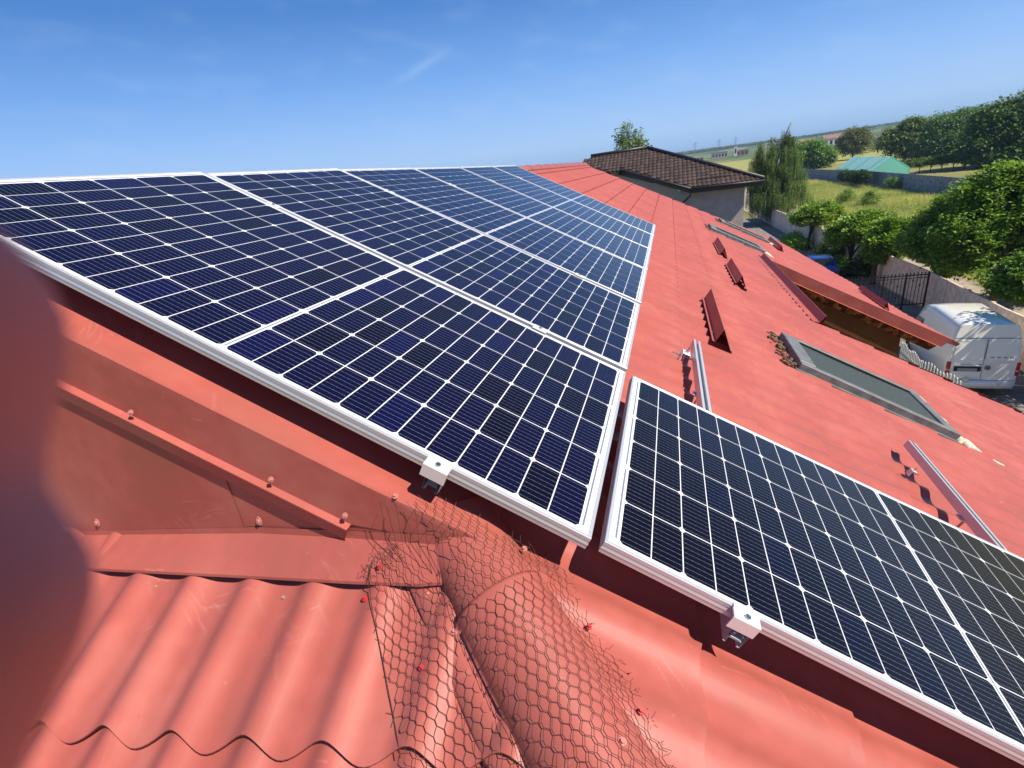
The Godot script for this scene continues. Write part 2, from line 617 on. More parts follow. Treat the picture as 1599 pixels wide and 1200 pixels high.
# height of the red roof (with the flashing and the hip cap) over the point x, z near the hip
func roof_top(x: float, z: float) -> float:
	var y := minf(-x * TA + (MAIN_N + wave(-z, -0.045) + 0.014) / CA, HIP_Y + (wave(x, 0.535, 1.8) * 1.12 + 0.015) / CA - TA * z)
	if z < 0.078 and x < 1.62:
		y = maxf(y, -x * TA - 0.112 / CA)
	if z > 0.07 and z < 0.125 and x < 1.4:
		y = maxf(y, lerpf(-0.955, -1.022, (z - 0.07) / 0.05))
	var d := ((x - HIP_X) - z) / sqrt(2.0)
	var along := ((x - HIP_X) + z) / 2.0
	var cr := CAP_R + (0.004 if along * 1.51 > 0.12 else 0.0)
	if absf(d) < cr and along > -0.07:
		y = maxf(y, HIP_Y - TA * along - 0.035 + 1.07 * sqrt(cr * cr - d * d))
	elif absf(d) < CAP_W and along > 0.0:
		y = maxf(y, HIP_Y - TA * along - 0.376 * absf(d) + 0.014)
	return y


func screw_mesh() -> ArrayMesh:
	var s := Shape.new()
	s.tube([Vector3(0, 0, 0), Vector3(0, 0.0018, 0)], 0.0075, 0.0072, 12)
	s.tube([Vector3(0, 0.0018, 0), Vector3(0, 0.0068, 0)], 0.0042, 0.004, 6)
	return s.done()


func facing(n: Vector3) -> Basis:
	var y := n.normalized()
	var x := y.cross(Vector3.BACK if absf(y.z) < 0.9 else Vector3.RIGHT).normalized()
	return Basis(x, y, x.cross(y))


func eave_u(v: float) -> float:
	return clampf(7.75 - 0.28 * (v - 9.0), 5.0, 7.8)


func red_house():
	var house := thing("red_roofed_house", "red metal tiled house with solar panels, filling the foreground", "house", Vector3.ZERO)
	var S := Vector3(CA, -SA, 0)
	var T := Vector3(0, 0, -1)
	var N := Vector3(SA, CA, 0)
	var o := N * MAIN_N
	# the main slope: sheets side by side along the ridge
	var edges := [-1.72, -0.604, 0.512, 1.628, 2.744, 3.86, 5.1, 6.09, 7.206, 8.322, 9.5, 10.554, 11.67, 12.786, 13.902, 15.018, 16.1]
	var lo := func(v): return maxf((HIP_X + 0.05 - v) / CA if v < -0.045 else (1.5 if v < 0.0 else -0.10), (v - 13.35) / 0.45)
	for i in edges.size() - 1:
		var cut: bool = edges[i] >= 5.1 and edges[i + 1] <= 9.5
		var hi := func(v): return 4.02 if cut else eave_u(v)
		part(house, "roof_sheet", tile_sheet(o, S, T, N, edges[i], edges[i + 1], 12 if edges[i] < 4.0 else 7, -0.045, lo, hi, 2.345 - STEP * 8), mats.red)
	# the slope below the small gable, towards the viewer
	var o2 := Vector3(0, HIP_Y, 0)
	var S2 := Vector3(0, -SA, CA)
	var N2 := Vector3(0, CA, SA)
	for i in 4:
		var t0 := -1.2 + i * 0.93
		var lo2 := func(x): return maxf(-0.02, (x - HIP_X - 0.05) / CA) + 0.12 * x
		var hi2 := func(_x): return 2.4
		part(house, "roof_sheet", tile_sheet(o2, S2, Vector3.RIGHT - S2 * 0.12, N2, t0, t0 + 0.93, 14, 0.535, lo2, hi2, 0.61, 1.12, true, 1.8), mats.red)
	# the slope on the other side of the ridge
	var back := Shape.new()
	var ridge_y := 0.10 * SA + MAIN_N * CA
	var ridge_x := -0.10 * CA + MAIN_N * SA
	back.quad(Vector3(ridge_x, ridge_y, 0.02), Vector3(ridge_x - 6.2, ridge_y - 3.3, 0.02), Vector3(ridge_x - 6.2, ridge_y - 3.3, -13.4), Vector3(ridge_x, ridge_y, -13.3))
	part(house, "back_slope", back.done(), mats.red)
	# ridge caps, half round with a bead at each lap
	for k in 20:
		var c := Shape.new(true)
		var rings := []
		var z0 := -0.02 - k * 0.665
		for e in [[0.0, 0.086], [-0.02, 0.092], [-0.05, 0.086], [-0.3, 0.084], [-0.68, 0.082]]:
			var ring := []
			for j in 13:
				var t := PI * j / 12.0
				ring.append(Vector3(ridge_x - cos(t) * e[1], ridge_y - 0.015 + sin(t) * e[1] * 0.85, z0 + e[0]))
			rings.append(ring)
		c.loft(rings, false)
		part(house, "ridge_cap", c.done(), mats.red)
	# hip caps running down towards the viewer
	var D := Vector3(1, -TA, 1).normalized()
	var side := Vector3(1, 0, -1).normalized()
	var up := side.cross(D).normalized()
	if up.y < 0: up = -up
	var from := Vector3(HIP_X, HIP_Y, 0)
	for k in 3:
		var c := Shape.new(true)
		var rings := []
		var at0: float = [-0.1, 0.135, 0.95][k]
		var at1: float = [0.18, 1.0, 2.0][k]
		var grow: float = [0.0, 0.0035, 0.0][k]
		for e in [[at0, 0.0], [at0 + 0.002, 0.006], [at0 + 0.012, 0.009], [at0 + 0.026, 0.004], [lerpf(at0, at1, 0.5), 0.0], [at1, 0.0]]:
			var r: float = CAP_R + grow + e[1]
			var c0: Vector3 = from + D * e[0]
			var ring := [c0 - side * (CAP_W + 0.002) + Vector3(0, -0.376 * CAP_W + 0.008, 0), c0 - side * CAP_W + Vector3(0, -0.376 * CAP_W + 0.016, 0), c0 - side * (r + 0.006) + Vector3(0, -0.376 * CAP_R + 0.016 + grow, 0)]
			for j in 15:
				var t := PI * (0.03 + 0.94 * j / 14.0)
				ring.append(c0 - side * cos(t) * r + Vector3(0, -0.035, 0) + up * sin(t) * r)
			ring.append(c0 + side * (r + 0.006) + Vector3(0, -0.376 * CAP_R + 0.016 + grow, 0))
			ring.append(c0 + side * CAP_W + Vector3(0, -0.376 * CAP_W + 0.016, 0))
			ring.append(c0 + side * (CAP_W + 0.002) + Vector3(0, -0.376 * CAP_W + 0.008, 0))
			rings.append(ring)
		c.loft(rings, false)
		part(house, "hip_cap", c.done(), mats.red)
	# verge flashing along the edge of the upper roof: top, face, ledge, return
	var verge := Shape.new()
	var lens := [-0.35, 0.3, 1.0, 1.478, 1.80]
	for i in lens.size() - 1:
		var rows := []
		for u in [lens[i], lens[i + 1]]:
			var w: float = 0.052 + 0.019 * (1.78 - u) / 1.12
			var deep: float = lerpf(-0.262, -0.252, clampf((u - 0.4) / 1.1, 0.0, 1.0))
			if u > 1.6:
				w -= 0.012
				deep = -0.14
			rows.append([p(u, 0.16, -0.117), p(u, -w + 0.004, -0.115), p(u, -w, -0.119), p(u, -w - 0.003, deep), p(u, -w - 0.021, deep - 0.004), p(u, -w - 0.021, deep - 0.007), p(u, -w - 0.012, deep - 0.048), p(u, -w + 0.006, deep - 0.05)])
		for j in rows[0].size() - 1:
			if i == lens.size() - 2 and j > 2:
				continue
			verge.quad(rows[0][j], rows[0][j + 1], rows[1][j + 1], rows[1][j])
	part(house, "verge_flashing", verge.done(), mats.red)
	# the small gable wall, clad in two overlapping flat sheets
	var wz := func(x): return 0.0515 + 0.019 * (1.78 - (x + 0.12) / CA) / 1.12
	for k in 2:
		var s := Shape.new()
		var x0: float = [-0.6, 0.842][k]
		var x1: float = [0.845, 1.5][k]
		var off: float = [0.0025, 0.0][k]
		for i in 6:
			var a := lerpf(x0, x1, i / 6.0)
			var b := lerpf(x0, x1, (i + 1) / 6.0)
			var za: float = wz.call(a) + off
			var zb: float = wz.call(b) + off
			s.quad(Vector3(a, -a * TA - 0.17, za), Vector3(b, -b * TA - 0.17, zb), Vector3(b, -1.12, zb), Vector3(a, -1.12, za))
		part(house, "gable_cladding", s.done(), mats.red)
	# apron flashing at the foot of the gable
	var apron := Shape.new(true)
	var folds := [Shape.new(), Shape.new()]
	# [x, height] where it meets the wall, height of the bend, then x, y, z of the lower edge
	var ap := [[-0.6, -1.108, -1.122, -0.345, -1.08, 0.224], [0.26, -1.017, -1.032, 0.386, -1.056, 0.179], [0.895, -0.95, -0.968, 0.926, -1.038, 0.146], [1.175, -0.937, -0.958, 1.2, -1.03, 0.13], [1.318, -0.932, -0.956, 1.381, -1.023, 0.117], [1.41, -0.93, -0.955, 1.44, -1.02, 0.105]]
	var fine := []
	for i in ap.size() - 1:
		for k in 8:
			var e := []
			for j in 6:
				e.append(lerpf(ap[i][j], ap[i + 1][j], k / 8.0))
			fine.append(e)
	fine.append(ap[ap.size() - 1])
	for i in fine.size() - 1:
		var ra := []
		for e in [fine[i], fine[i + 1]]:
			var z: float = wz.call(e[0]) + 0.0035
			ra.append([Vector3(e[0], e[1], z), Vector3(e[0], e[2], z + 0.002), Vector3(e[3], e[4], e[5]), Vector3(e[3], e[4] - 0.008, e[5] + 0.001)])
		for j in [0, 2]:
			folds[j / 2].quad(ra[0][j], ra[0][j + 1], ra[1][j + 1], ra[1][j])
		apron.quad(ra[0][1], ra[0][2], ra[1][2], ra[1][1])
	var ap_part := part(house, "apron_flashing", apron.done(), mats.red)
	for fold in folds:
		part(ap_part, "folded_edge", fold.done(), mats.red)
	# screws
	var sm := screw_mesh()
	for q in [Vector3(0.639, -0.607, 0.082), Vector3(1.002, -0.788, 0.074), Vector3(1.186, -0.882, 0.07), Vector3(0.32, -0.42, 0.087)]:
		part(house, "screw", sm, mats.red_screw, Transform3D(facing(Vector3(0.1, 0.35, 1)), q))
	for q in [Vector3(0.291, -0.985, 0.0765), Vector3(0.905, -0.93, 0.0645)]:
		part(house, "screw", sm, mats.red_screw, Transform3D(facing(Vector3(0.05, 0.12, 1)).scaled(Vector3(1.1, 1.9, 1.1)), q))
	for q in [Vector3(0.594, -1.095, 0.176), Vector3(1.008, -1.085, 0.159)]:
		part(house, "screw", sm, mat(0.32, 0.27, 0.15, 0.5), Transform3D(facing(N2), q))
	for q in [Vector3(1.325, roof_top(1.325, 0.05) + 0.001, 0.05), Vector3(1.612, roof_top(1.612, 0.01), 0.01), Vector3(1.40, roof_top(1.4, 0.12), 0.12), Vector3(1.49, roof_top(1.49, 0.19) + 0.003, 0.19), Vector3(1.861, roof_top(1.861, 0.326), 0.326)]:
		part(house, "screw", sm, mats.red_screw, Transform3D(facing(Vector3(0.1, 0.9, 0.3)), q))
	# snow guards: bent strips that stand on the crests
	for g in [[2.555, 2.44, 3.62], [3.035, 5.1, 6.25], [3.02, 7.0, 8.2], [5.05, 12.7, 14.3], [6.5, 9.75, 11.2]]:
		snow_guard(house, g[0], g[1], g[2])
	# roof windows
	for q in [[3.23, 2.78, 0.72, 1.14], [3.14, 10.3, 0.72, 1.16], [3.66, 13.4, 0.75, 1.3]]:
		roof_window(house, q[0], q[1], q[2], q[3])
	loggia(house)
	# the walls under the roof
	var walls := Shape.new()
	walls.push([Vector3(-5.6, GROUND, 0.2), Vector3(-5.6, -3.4, 0.2), Vector3(-0.3, -0.75, 0.2), Vector3(0.6, -1.3, 0.2), Vector3(3.3, -2.25, 0.2), Vector3(3.3, GROUND, 0.2)], Vector3(0, 0, -13.0))
	part(house, "wall", walls.done(), mats.plaster)
	var walls2 := Shape.new()
	walls2.push([Vector3(3.301, GROUND, 1.0), Vector3(3.301, -2.4, 1.0), Vector3(5.9, -3.75, 1.0), Vector3(5.9, GROUND, 1.0)], Vector3(0, 0, -6.05))
	part(house, "wall", walls2.done(), mats.plaster)
	var walls3 := Shape.new()
	walls3.push([Vector3(3.301, GROUND, -9.75), Vector3(3.301, -2.4, -9.75), Vector3(5.15, -3.32, -9.75), Vector3(5.15, GROUND, -9.75)], Vector3(0, 0, -4.2))
	part(house, "wall", walls3.done(), mats.plaster)


func snow_guard(house: Node3D, u: float, v0: float, v1: float):
	var s := Shape.new()
	var prof := [[0.0, -0.112], [0.0, -0.108], [0.02, -0.106], [0.029, -0.015], [0.033, -0.017], [0.13, -0.118], [0.16, -0.128]]
	for i in prof.size() - 1:
		s.quad(p(u + prof[i][0], v0, prof[i][1]), p(u + prof[i][0], v1, prof[i][1]), p(u + prof[i + 1][0], v1, prof[i + 1][1]), p(u + prof[i + 1][0], v0, prof[i + 1][1]))
	var g := part(house, "snow_guard", s.done(), mats.red_paint if mats.has("red_paint") else mats.red)
	var sm := screw_mesh()
	for k in 3:
		part(g, "screw", sm, mats.red_screw, Transform3D(facing(Vector3(SA, CA, 0)), p(u + 0.011, lerpf(v0, v1, 0.15 + 0.35 * k), -0.1065)))


func roof_window(house: Node3D, u: float, v: float, w: float, l: float):
	var root := Node3D.new()
	root.name = numbered("roof_window", house)
	root.transform = Transform3D(Basis(Vector3(CA, -SA, 0), Vector3(SA, CA, 0), Vector3.BACK), p(u, v, -0.15))
	house.add_child(root, true)
	# local: x down the slope, y out, -z along the ridge
	var f := Shape.new()
	var b := 0.055
	f.box(Vector3(l / 2, 0.035, -b / 2), Vector3(l / 2, 0, 0), Vector3(0, 0.035, 0), Vector3(0, 0, b / 2), 0.004)
	f.box(Vector3(l / 2, 0.035, -w + b / 2), Vector3(l / 2, 0, 0), Vector3(0, 0.035, 0), Vector3(0, 0, b / 2), 0.004)
	f.box(Vector3(0.06, 0.037, -w / 2), Vector3(0.06, 0, 0), Vector3(0, 0.037, 0), Vector3(0, 0, w / 2 - b - 0.001), 0.004)
	f.box(Vector3(l - 0.04, 0.033, -w / 2), Vector3(0.04, 0, 0), Vector3(0, 0.032, 0), Vector3(0, 0, w / 2 - b - 0.001), 0.004)
	part(root, "frame", f.done(), mats.zinc)
	for z in [-b - 0.006, -w + b + 0.006]:
		var seal := Shape.new()
		seal.box(Vector3(l / 2 + 0.02, 0.058, z), Vector3(l / 2 - 0.1, 0, 0), Vector3(0, 0.006, 0), Vector3(0, 0, 0.005))
		part(root, "rubber_seal", seal.done(), mats.rubber)
	var blind := Shape.new()
	var n := 14
	for i in n:
		var x0 := lerpf(0.12, l - 0.08, float(i) / n)
		var x1 := lerpf(0.12, l - 0.08, float(i + 1) / n)
		var y0 := 0.052 - 0.004 * sin(PI * i / n)
		var y1 := 0.052 - 0.004 * sin(PI * (i + 1) / n)
		blind.quad(Vector3(x0, y0, -b - 0.012), Vector3(x1, y1, -b - 0.012), Vector3(x1, y1, -w + b + 0.012), Vector3(x0, y0, -w + b + 0.012))
	part(root, "awning_blind", blind.done(), mats.netting)
	# flashing pan at the sides, slightly proud of the waves
	for z in [0.02, -w - 0.02]:
		var pan := Shape.new()
		pan.box(Vector3(l / 2, 0.012, z), Vector3(l / 2 + 0.02, 0, 0), Vector3(0, 0.012, 0), Vector3(0, 0, 0.019))
		part(root, "side_flashing", pan.done(), mats.zinc)
	# broken edge above the window, with crumbled mortar
	var rub := Shape.new()
	var r := RandomNumberGenerator.new()
	r.seed = int(v * 100)
	for k in 150:
		var c := Vector3(r.randf_range(-0.085, -0.003) + 0.02 * sin(k * 1.7), r.randf_range(0.0, 0.03), r.randf_range(-w - 0.02, 0.04))
		var big := r.randf_range(0.006, 0.02)
		rub.ball(c, Vector3(big * r.randf_range(0.7, 1.4), big * 0.7, big * r.randf_range(0.7, 1.6)), 5, 3)
	var rb := part(root, "crumbled_mortar", rub.done(), mats.rubble)
	tag(rb, "", "", "", "stuff")
	# foam and mastic that runs out at the lower edge
	var foam := Shape.new(true)
	var path := []
	for k in 12:
		var t := k / 11.0
		path.append(Vector3(l + 0.022 + 0.012 * sin(t * 9.0), 0.012 + 0.01 * sin(t * 13.0), lerpf(-w - 0.05, 0.03, t)))
	foam.tube(path, 0.034, 0.045, 8)
	var tail := []
	for k in 8:
		var t := k / 7.0
		tail.append(Vector3(l + 0.02 + 0.27 * t, 0.014 + 0.012 * cos(t * 5.0) - 0.004 * t, 0.03 - 0.05 * sin(t * 4.0)))
	foam.tube(tail, 0.04, 0.008, 7)
	part(root, "foam_seal", foam.done(), mats.foam)


func loggia(house: Node3D):
	# upstand along the top of the cut in the roof
	var s := Shape.new()
	var v0 := 5.02
	var v1 := 9.1
	for q in [[[3.93, -0.135], [4.0, -0.12], [4.016, -0.035], [4.022, -0.035], [4.03, -0.06], [4.03, -0.2], [4.03, -0.42]]]:
		for i in q.size() - 1:
			s.quad(p(q[i][0], v0, q[i][1]), p(q[i][0], v1, q[i][1]), p(q[i + 1][0], v1, q[i + 1][1]), p(q[i + 1][0], v0, q[i + 1][1]))
	part(house, "upstand_flashing", s.done(), mats.red)
	# the far edge: fascia strip under the roof, and the peeling board behind it
	var f := Shape.new()
	f.quad(p(4.02, 9.44, -0.128), p(7.66, 9.4, -0.128), p(7.66, 9.44, -0.118), p(4.02, 9.48, -0.118))
	f.quad(p(4.02, 9.44, -0.128), p(7.66, 9.4, -0.128), p(7.6, 9.41, -0.315), p(4.02, 9.45, -0.315))
	f.quad(p(4.02, 9.45, -0.315), p(7.6, 9.41, -0.315), p(7.6, 9.385, -0.322), p(4.02, 9.425, -0.322))
	f.quad(p(7.66, 9.4, -0.128), p(7.82, 9.41, -0.138), p(7.82, 9.43, -0.2), p(7.63, 9.41, -0.22))
	part(house, "fascia", f.done(), mats.red)
	var b := Shape.new()
	b.quad(p(4.1, 9.52, -0.3), p(7.6, 9.5, -0.3), p(7.55, 9.56, -0.47), p(4.1, 9.58, -0.44))
	b.quad(p(4.1, 9.58, -0.44), p(7.55, 9.56, -0.47), p(7.55, 9.74, -0.475), p(4.1, 9.74, -0.445))
	part(house, "peeling_board", b.done(), mats.rotten)
	# near edge of the cut
	var n := Shape.new()
	for k in 10:
		var a := 4.05 + k * STEP
		var z := a + STEP - 0.01
		n.quad(p(a, 5.1, -0.137), p(z, 5.1, -0.122), p(z, 5.135, -0.128), p(a, 5.135, -0.143))
		n.quad(p(a, 5.135, -0.143), p(z, 5.135, -0.128), p(z, 5.135, -0.3), p(a, 5.135, -0.3))
	part(house, "edge_trim", n.done(), mats.red)
	# the far wall of the recess, ochre
	var w := Shape.new()
	w.push([Vector3(3.4, -6.2, -9.6), p(3.9, 9.6, -0.46) + Vector3(0, 0, 0), Vector3(6.0, -3.72, -9.6), Vector3(6.0, -6.2, -9.6)], Vector3(0, 0, -0.14))
	part(house, "loggia_wall", w.done(), mats.ochre)
	var back := Shape.new()
	back.box(Vector3(3.36, -4.3, -7.3), Vector3(0.05, 0, 0), Vector3(0, 1.95, 0), Vector3(0, 0, 2.28))
	part(house, "loggia_wall", back.done(), mats.ochre)
	var floor_ := Shape.new()
	floor_.box(Vector3(4.75, -6.3, -7.3), Vector3(1.4, 0, 0), Vector3(0, 0.09, 0), Vector3(0, 0, 2.28))
	part(house, "loggia_floor", floor_.done(), mats.concrete)


# ---------------------------------------------------------------- the brown roofed house

func brown_house():
	var h := thing("brown_roofed_house", "pale house with a brown tiled hip roof behind the red roof", "house", Vector3.ZERO)
	var pitch := deg_to_rad(24.0)
	var c0 := Vector3(2.94, -1.63, -27.0)
	var up := Vector3(0, sin(pitch), -cos(pitch))
	var n := Vector3(0, cos(pitch), sin(pitch))
	# outline in (x, metres up the slope) from the eave corner
	var outline := PackedVector2Array([Vector2(0, 0), Vector2(3.22, 0.05), Vector2(-2.2, 5.09), Vector2(-5.37, 4.95), Vector2(-5.95, 4.3), Vector2(-4.02, 2.56), Vector2(-3.56, 2.97)])
	var at := func(q: Vector2, lift := 0.0): return c0 + Vector3(q.x, 0, 0) + up * q.y + n * lift
	# tiles: rows of slightly cambered pieces, each a little over the one below
	var tw := 0.215
	var th := 0.34
	var meshes := []
	for k in 2:
		var s := Shape.new(true)
		var rings := []
		for e in [[0.0, 0.038], [0.004, 0.042], [th * 0.6, 0.025], [th + 0.03, 0.012]]:
			var ring := []
			for j in 6:
				var t := j / 5.0
				ring.append(Vector3((t - 0.5) * (tw - 0.008), e[1] + 0.032 * sin(PI * t) - 0.012, 0) + Vector3(0, 0, -e[0]))
			rings.append(ring)
		var foot := []
		for j in 6:
			foot.append(rings[0][j] - Vector3(0, 0.034, 0))
		rings.insert(0, foot)
		s.loft(rings, false)
		meshes.append(s.done())
	var spots := []
	for r in 16:
		for c in 48:
			var q := Vector2(-6.2 + (c + 0.5) * tw, r * th + 0.01)
			if Geometry2D.is_point_in_polygon(q + Vector2(0, th * 0.4), outline):
				spots.append(q)
	var basis_ := Basis(Vector3.RIGHT, n, -up)
	var lot := []
	spots.sort_custom(func(a, b): return a.y * 0.6 - a.x * 0.4 < b.y * 0.6 - b.x * 0.4)
	for i in spots.size():
		var q: Vector2 = spots[i]
		var where := Transform3D(basis_, at.call(q, rng.randf_range(-0.003, 0.003)))
		if i < 300:
			part(h, "roof_tile", meshes[0], mats.brown[rng.randi() % 4], where)
		else:
			lot.append(where)
	var mm := MultiMesh.new()
	mm.transform_format = MultiMesh.TRANSFORM_3D
	mm.mesh = meshes[1]
	mm.instance_count = lot.size()
	for i in lot.size():
		mm.set_instance_transform(i, lot[i])
	var rest := MultiMeshInstance3D.new()
	rest.name = "further_roof_tiles"
	rest.multimesh = mm
	rest.material_override = mats.brown[1]
	h.add_child(rest)
	tag(rest, "", "", "", "stuff")
	# deck below the tiles and the slopes that face away
	var deck := Shape.new()
	var tris := Geometry2D.triangulate_polygon(outline)
	for i in range(0, tris.size(), 3):
		deck.tri(at.call(outline[tris[i]]), at.call(outline[tris[i + 1]]), at.call(outline[tris[i + 2]]))
	var rc: Vector3 = at.call(outline[1])
	var r1: Vector3 = at.call(outline[2])
	var r0: Vector3 = at.call(outline[3])
	deck.tri(rc, r1, Vector3(rc.x, rc.y, rc.z - 9.4))
	deck.quad(r0, r1, Vector3(rc.x, rc.y, rc.z - 9.4), Vector3(r0.x - 3.0, rc.y, rc.z - 9.4))
	part(h, "roof_deck", deck.done(), mats.brown_trim)
	# caps on the hip and the ridge
	var cap := Shape.new(true)
	cap.tube([rc + n * 0.05, r1 + n * 0.07], 0.1, 0.1, 8)
	cap.tube([r1 + n * 0.07, r0 + n * 0.07], 0.1, 0.1, 8)
	part(h, "ridge_cap", cap.done(), mats.brown_trim)
	# fascia, gutters, soffit
	var f := Shape.new()
	f.bar(c0 + Vector3(0, -0.13, 0.02), rc + Vector3(0, -0.13, 0.02), 0.03, 0.26)
	f.bar(c0 + Vector3(0, -0.13, 0.0), at.call(outline[6]) + Vector3(0, -0.13, 0.02), 0.03, 0.26)
	f.bar(at.call(outline[6]) + Vector3(0, -0.13, 0.02), at.call(outline[5]) + Vector3(0, -0.13, 0.02), 0.03, 0.26)
	f.quad(c0 + Vector3(0, -0.2, 0), rc + Vector3(0, -0.2, 0), rc + Vector3(0, -0.2, -0.9), c0 + Vector3(0, -0.2, -0.9))
	f.quad(c0 + Vector3(0, -0.2, 0), at.call(outline[6]) + Vector3(0, -0.2, 0), at.call(outline[6]) + Vector3(0.6, -0.2, -1.2), c0 + Vector3(0.2, -0.2, -0.9))
	part(h, "fascia", f.done(), mats.brown_trim)
	var g := Shape.new(true)
	g.tube([c0 + Vector3(-0.03, -0.06, 0.09), rc + Vector3(0.03, -0.06, 0.09)], 0.06, 0.06, 8)
	g.tube([c0 + Vector3(-0.03, -0.06, 0.09), at.call(outline[6]) + Vector3(0, -0.06, 0.09)], 0.06, 0.06, 8)
	part(h, "gutter", g.done(), mats.brown_trim)
	var dp := Shape.new(true)
	dp.tube([c0 + Vector3(-0.02, -0.1, 0.06), c0 + Vector3(-0.03, -0.36, 0.04), c0 + Vector3(-0.42, -0.75, -0.42), c0 + Vector3(-0.5, -1.1, -0.5), c0 + Vector3(-0.5, -6.8, -0.5)], 0.05, 0.05, 8)
	part(h, "downpipe", dp.done(), mats.brown_trim)
	# a snow bar near the eave
	var sb := Shape.new()
	sb.bar(at.call(Vector2(0.3, 0.62), 0.09), at.call(Vector2(1.75, 0.62), 0.09), 0.03, 0.05)
	for k in 3:
		sb.bar(at.call(Vector2(0.4 + 0.6 * k, 0.62), 0.02), at.call(Vector2(0.4 + 0.6 * k, 0.62), 0.1), 0.02, 0.02)
	part(h, "snow_bar", sb.done(), mats.brown_trim)
	# walls: the near wing and the recessed part under the slanting gutter
	var plan := [[5.42, -27.55, -1.75], [2.35, -27.55, -1.75], [2.3, -28.2, -1.7], [-0.75, -30.1, -0.72], [-5.6, -30.4, -0.5], [-5.6, -37.0, -0.5], [5.42, -37.0, -1.75]]
	for i in plan.size():
		var e: Array = plan[i]
		var g2: Array = plan[(i + 1) % plan.size()]
		var w := Shape.new()
		w.quad(Vector3(e[0], GROUND, e[1]), Vector3(e[0], e[2], e[1]), Vector3(g2[0], g2[2], g2[1]), Vector3(g2[0], GROUND, g2[1]))
		part(h, "wall", w.done(), mats.plaster)


# ---------------------------------------------------------------- solar panels, rails, clamps

const PL := 2.008
const PW := 1.002
const PITCH_V := 1.022


func slope_basis() -> Basis:
	return Basis(Vector3(CA, -SA, 0), Vector3(SA, CA, 0), Vector3.BACK)


func make_panel() -> Node3D:
	var t := thing("solar_panel", "", "solar panel", p(0, 0, 0), "solar panels on the red roof", slope_basis())
	# frame: one profile swept round the rectangle, mitred at the corners; [outwards, up]
	var prof := [[-0.0088, -0.003], [-0.0088, -0.0004], [-0.0083, 0.0], [-0.0012, 0.0], [0.0, -0.0012], [0.0, -0.0115], [-0.0012, -0.0125], [0.0012, -0.0215], [0.0, -0.0225], [0.0, -0.0345], [-0.0006, -0.035], [-0.026, -0.035], [-0.026, -0.033]]
	var s := Shape.new()
	var corner := func(k: int, d: float, y: float):
		return [Vector3(-d, y, d), Vector3(PL + d, y, d), Vector3(PL + d, y, -PW - d), Vector3(-d, y, -PW - d)][k % 4]
	for j in prof.size() - 1:
		for k in 4:
			s.quad(corner.call(k, prof[j][0], prof[j][1]), corner.call(k + 1, prof[j][0], prof[j][1]), corner.call(k + 1, prof[j + 1][0], prof[j + 1][1]), corner.call(k, prof[j + 1][0], prof[j + 1][1]))
	part(t, "frame", s.done(), mats.alu)
	var b := Shape.new()
	b.quad(Vector3(0.008, -0.0019, -0.008), Vector3(0.008, -0.0019, -PW + 0.008), Vector3(PL - 0.008, -0.0019, -PW + 0.008), Vector3(PL - 0.008, -0.0019, -0.008))
	b.quad(Vector3(0.012, -0.007, -0.012), Vector3(0.012, -0.007, -PW + 0.012), Vector3(PL - 0.012, -0.007, -PW + 0.012), Vector3(PL - 0.012, -0.007, -0.012))
	part(t, "backsheet", b.done(), mats.backsheet)
	# half cells with two cut corners
	var pc := 0.0803
	var wc := 0.1606
	var lc := 0.0770
	var bc := 0.1566
	var ch := 0.0078
	var cs := SurfaceTool.new()
	cs.begin(Mesh.PRIMITIVE_TRIANGLES)
	var ring := [Vector2(0, 0), Vector2(0, bc), Vector2(lc - ch, bc), Vector2(lc, bc - ch), Vector2(lc, ch), Vector2(lc - ch, 0)]
	for i in range(1, 5):
		for q in [ring[0], ring[i], ring[i + 1]]:
			cs.set_normal(Vector3.UP)
			cs.set_uv(Vector2(q.x / lc, q.y / bc))
			cs.add_vertex(Vector3(q.x - lc / 2, 0, -(q.y - bc / 2)))
	var cell := cs.commit()
	var x0 := (PL - 24 * pc - 0.013) / 2.0
	var z0 := (PW - 6 * wc) / 2.0
	for i in 24:
		for j in 6:
			var at := Vector3(x0 + (i + 0.5) * pc + (0.013 if i >= 12 else 0.0), -0.0013, -(z0 + (j + 0.5) * wc))
			var turn := Basis() if (i % 2 == 1) else Basis(Vector3.UP, PI)
			var tone: int = [0, 0, 1, 0, 0, 2, 1, 0, 0][rng.randi() % 9]
			part(t, "solar_cell", cell, mats.cells[tone], Transform3D(turn, at))
	# interconnect ribbons at both ends and along the middle
	var rb := Shape.new()
	for x in [0.0255, PL - 0.0255, PL / 2.0]:
		var half := 0.0024 if x != PL / 2.0 else 0.002
		for j in 3:
			if x == PL / 2.0:
				rb.quad(Vector3(x - half, -0.0014, -z0 - (2 * j + 0.06) * wc), Vector3(x - half, -0.0014, -z0 - (2 * j + 1.94) * wc), Vector3(x + half, -0.0014, -z0 - (2 * j + 1.94) * wc), Vector3(x + half, -0.0014, -z0 - (2 * j + 0.06) * wc))
			else:
				rb.quad(Vector3(x - half, -0.0014, -z0 - (2 * j + 0.08) * wc), Vector3(x - half, -0.0014, -z0 - (2 * j + 1.92) * wc), Vector3(x + half, -0.0014, -z0 - (2 * j + 1.92) * wc), Vector3(x + half, -0.0014, -z0 - (2 * j + 0.08) * wc))
	part(t, "connecting_ribbon", rb.done(), mats.ribbon)
	return t


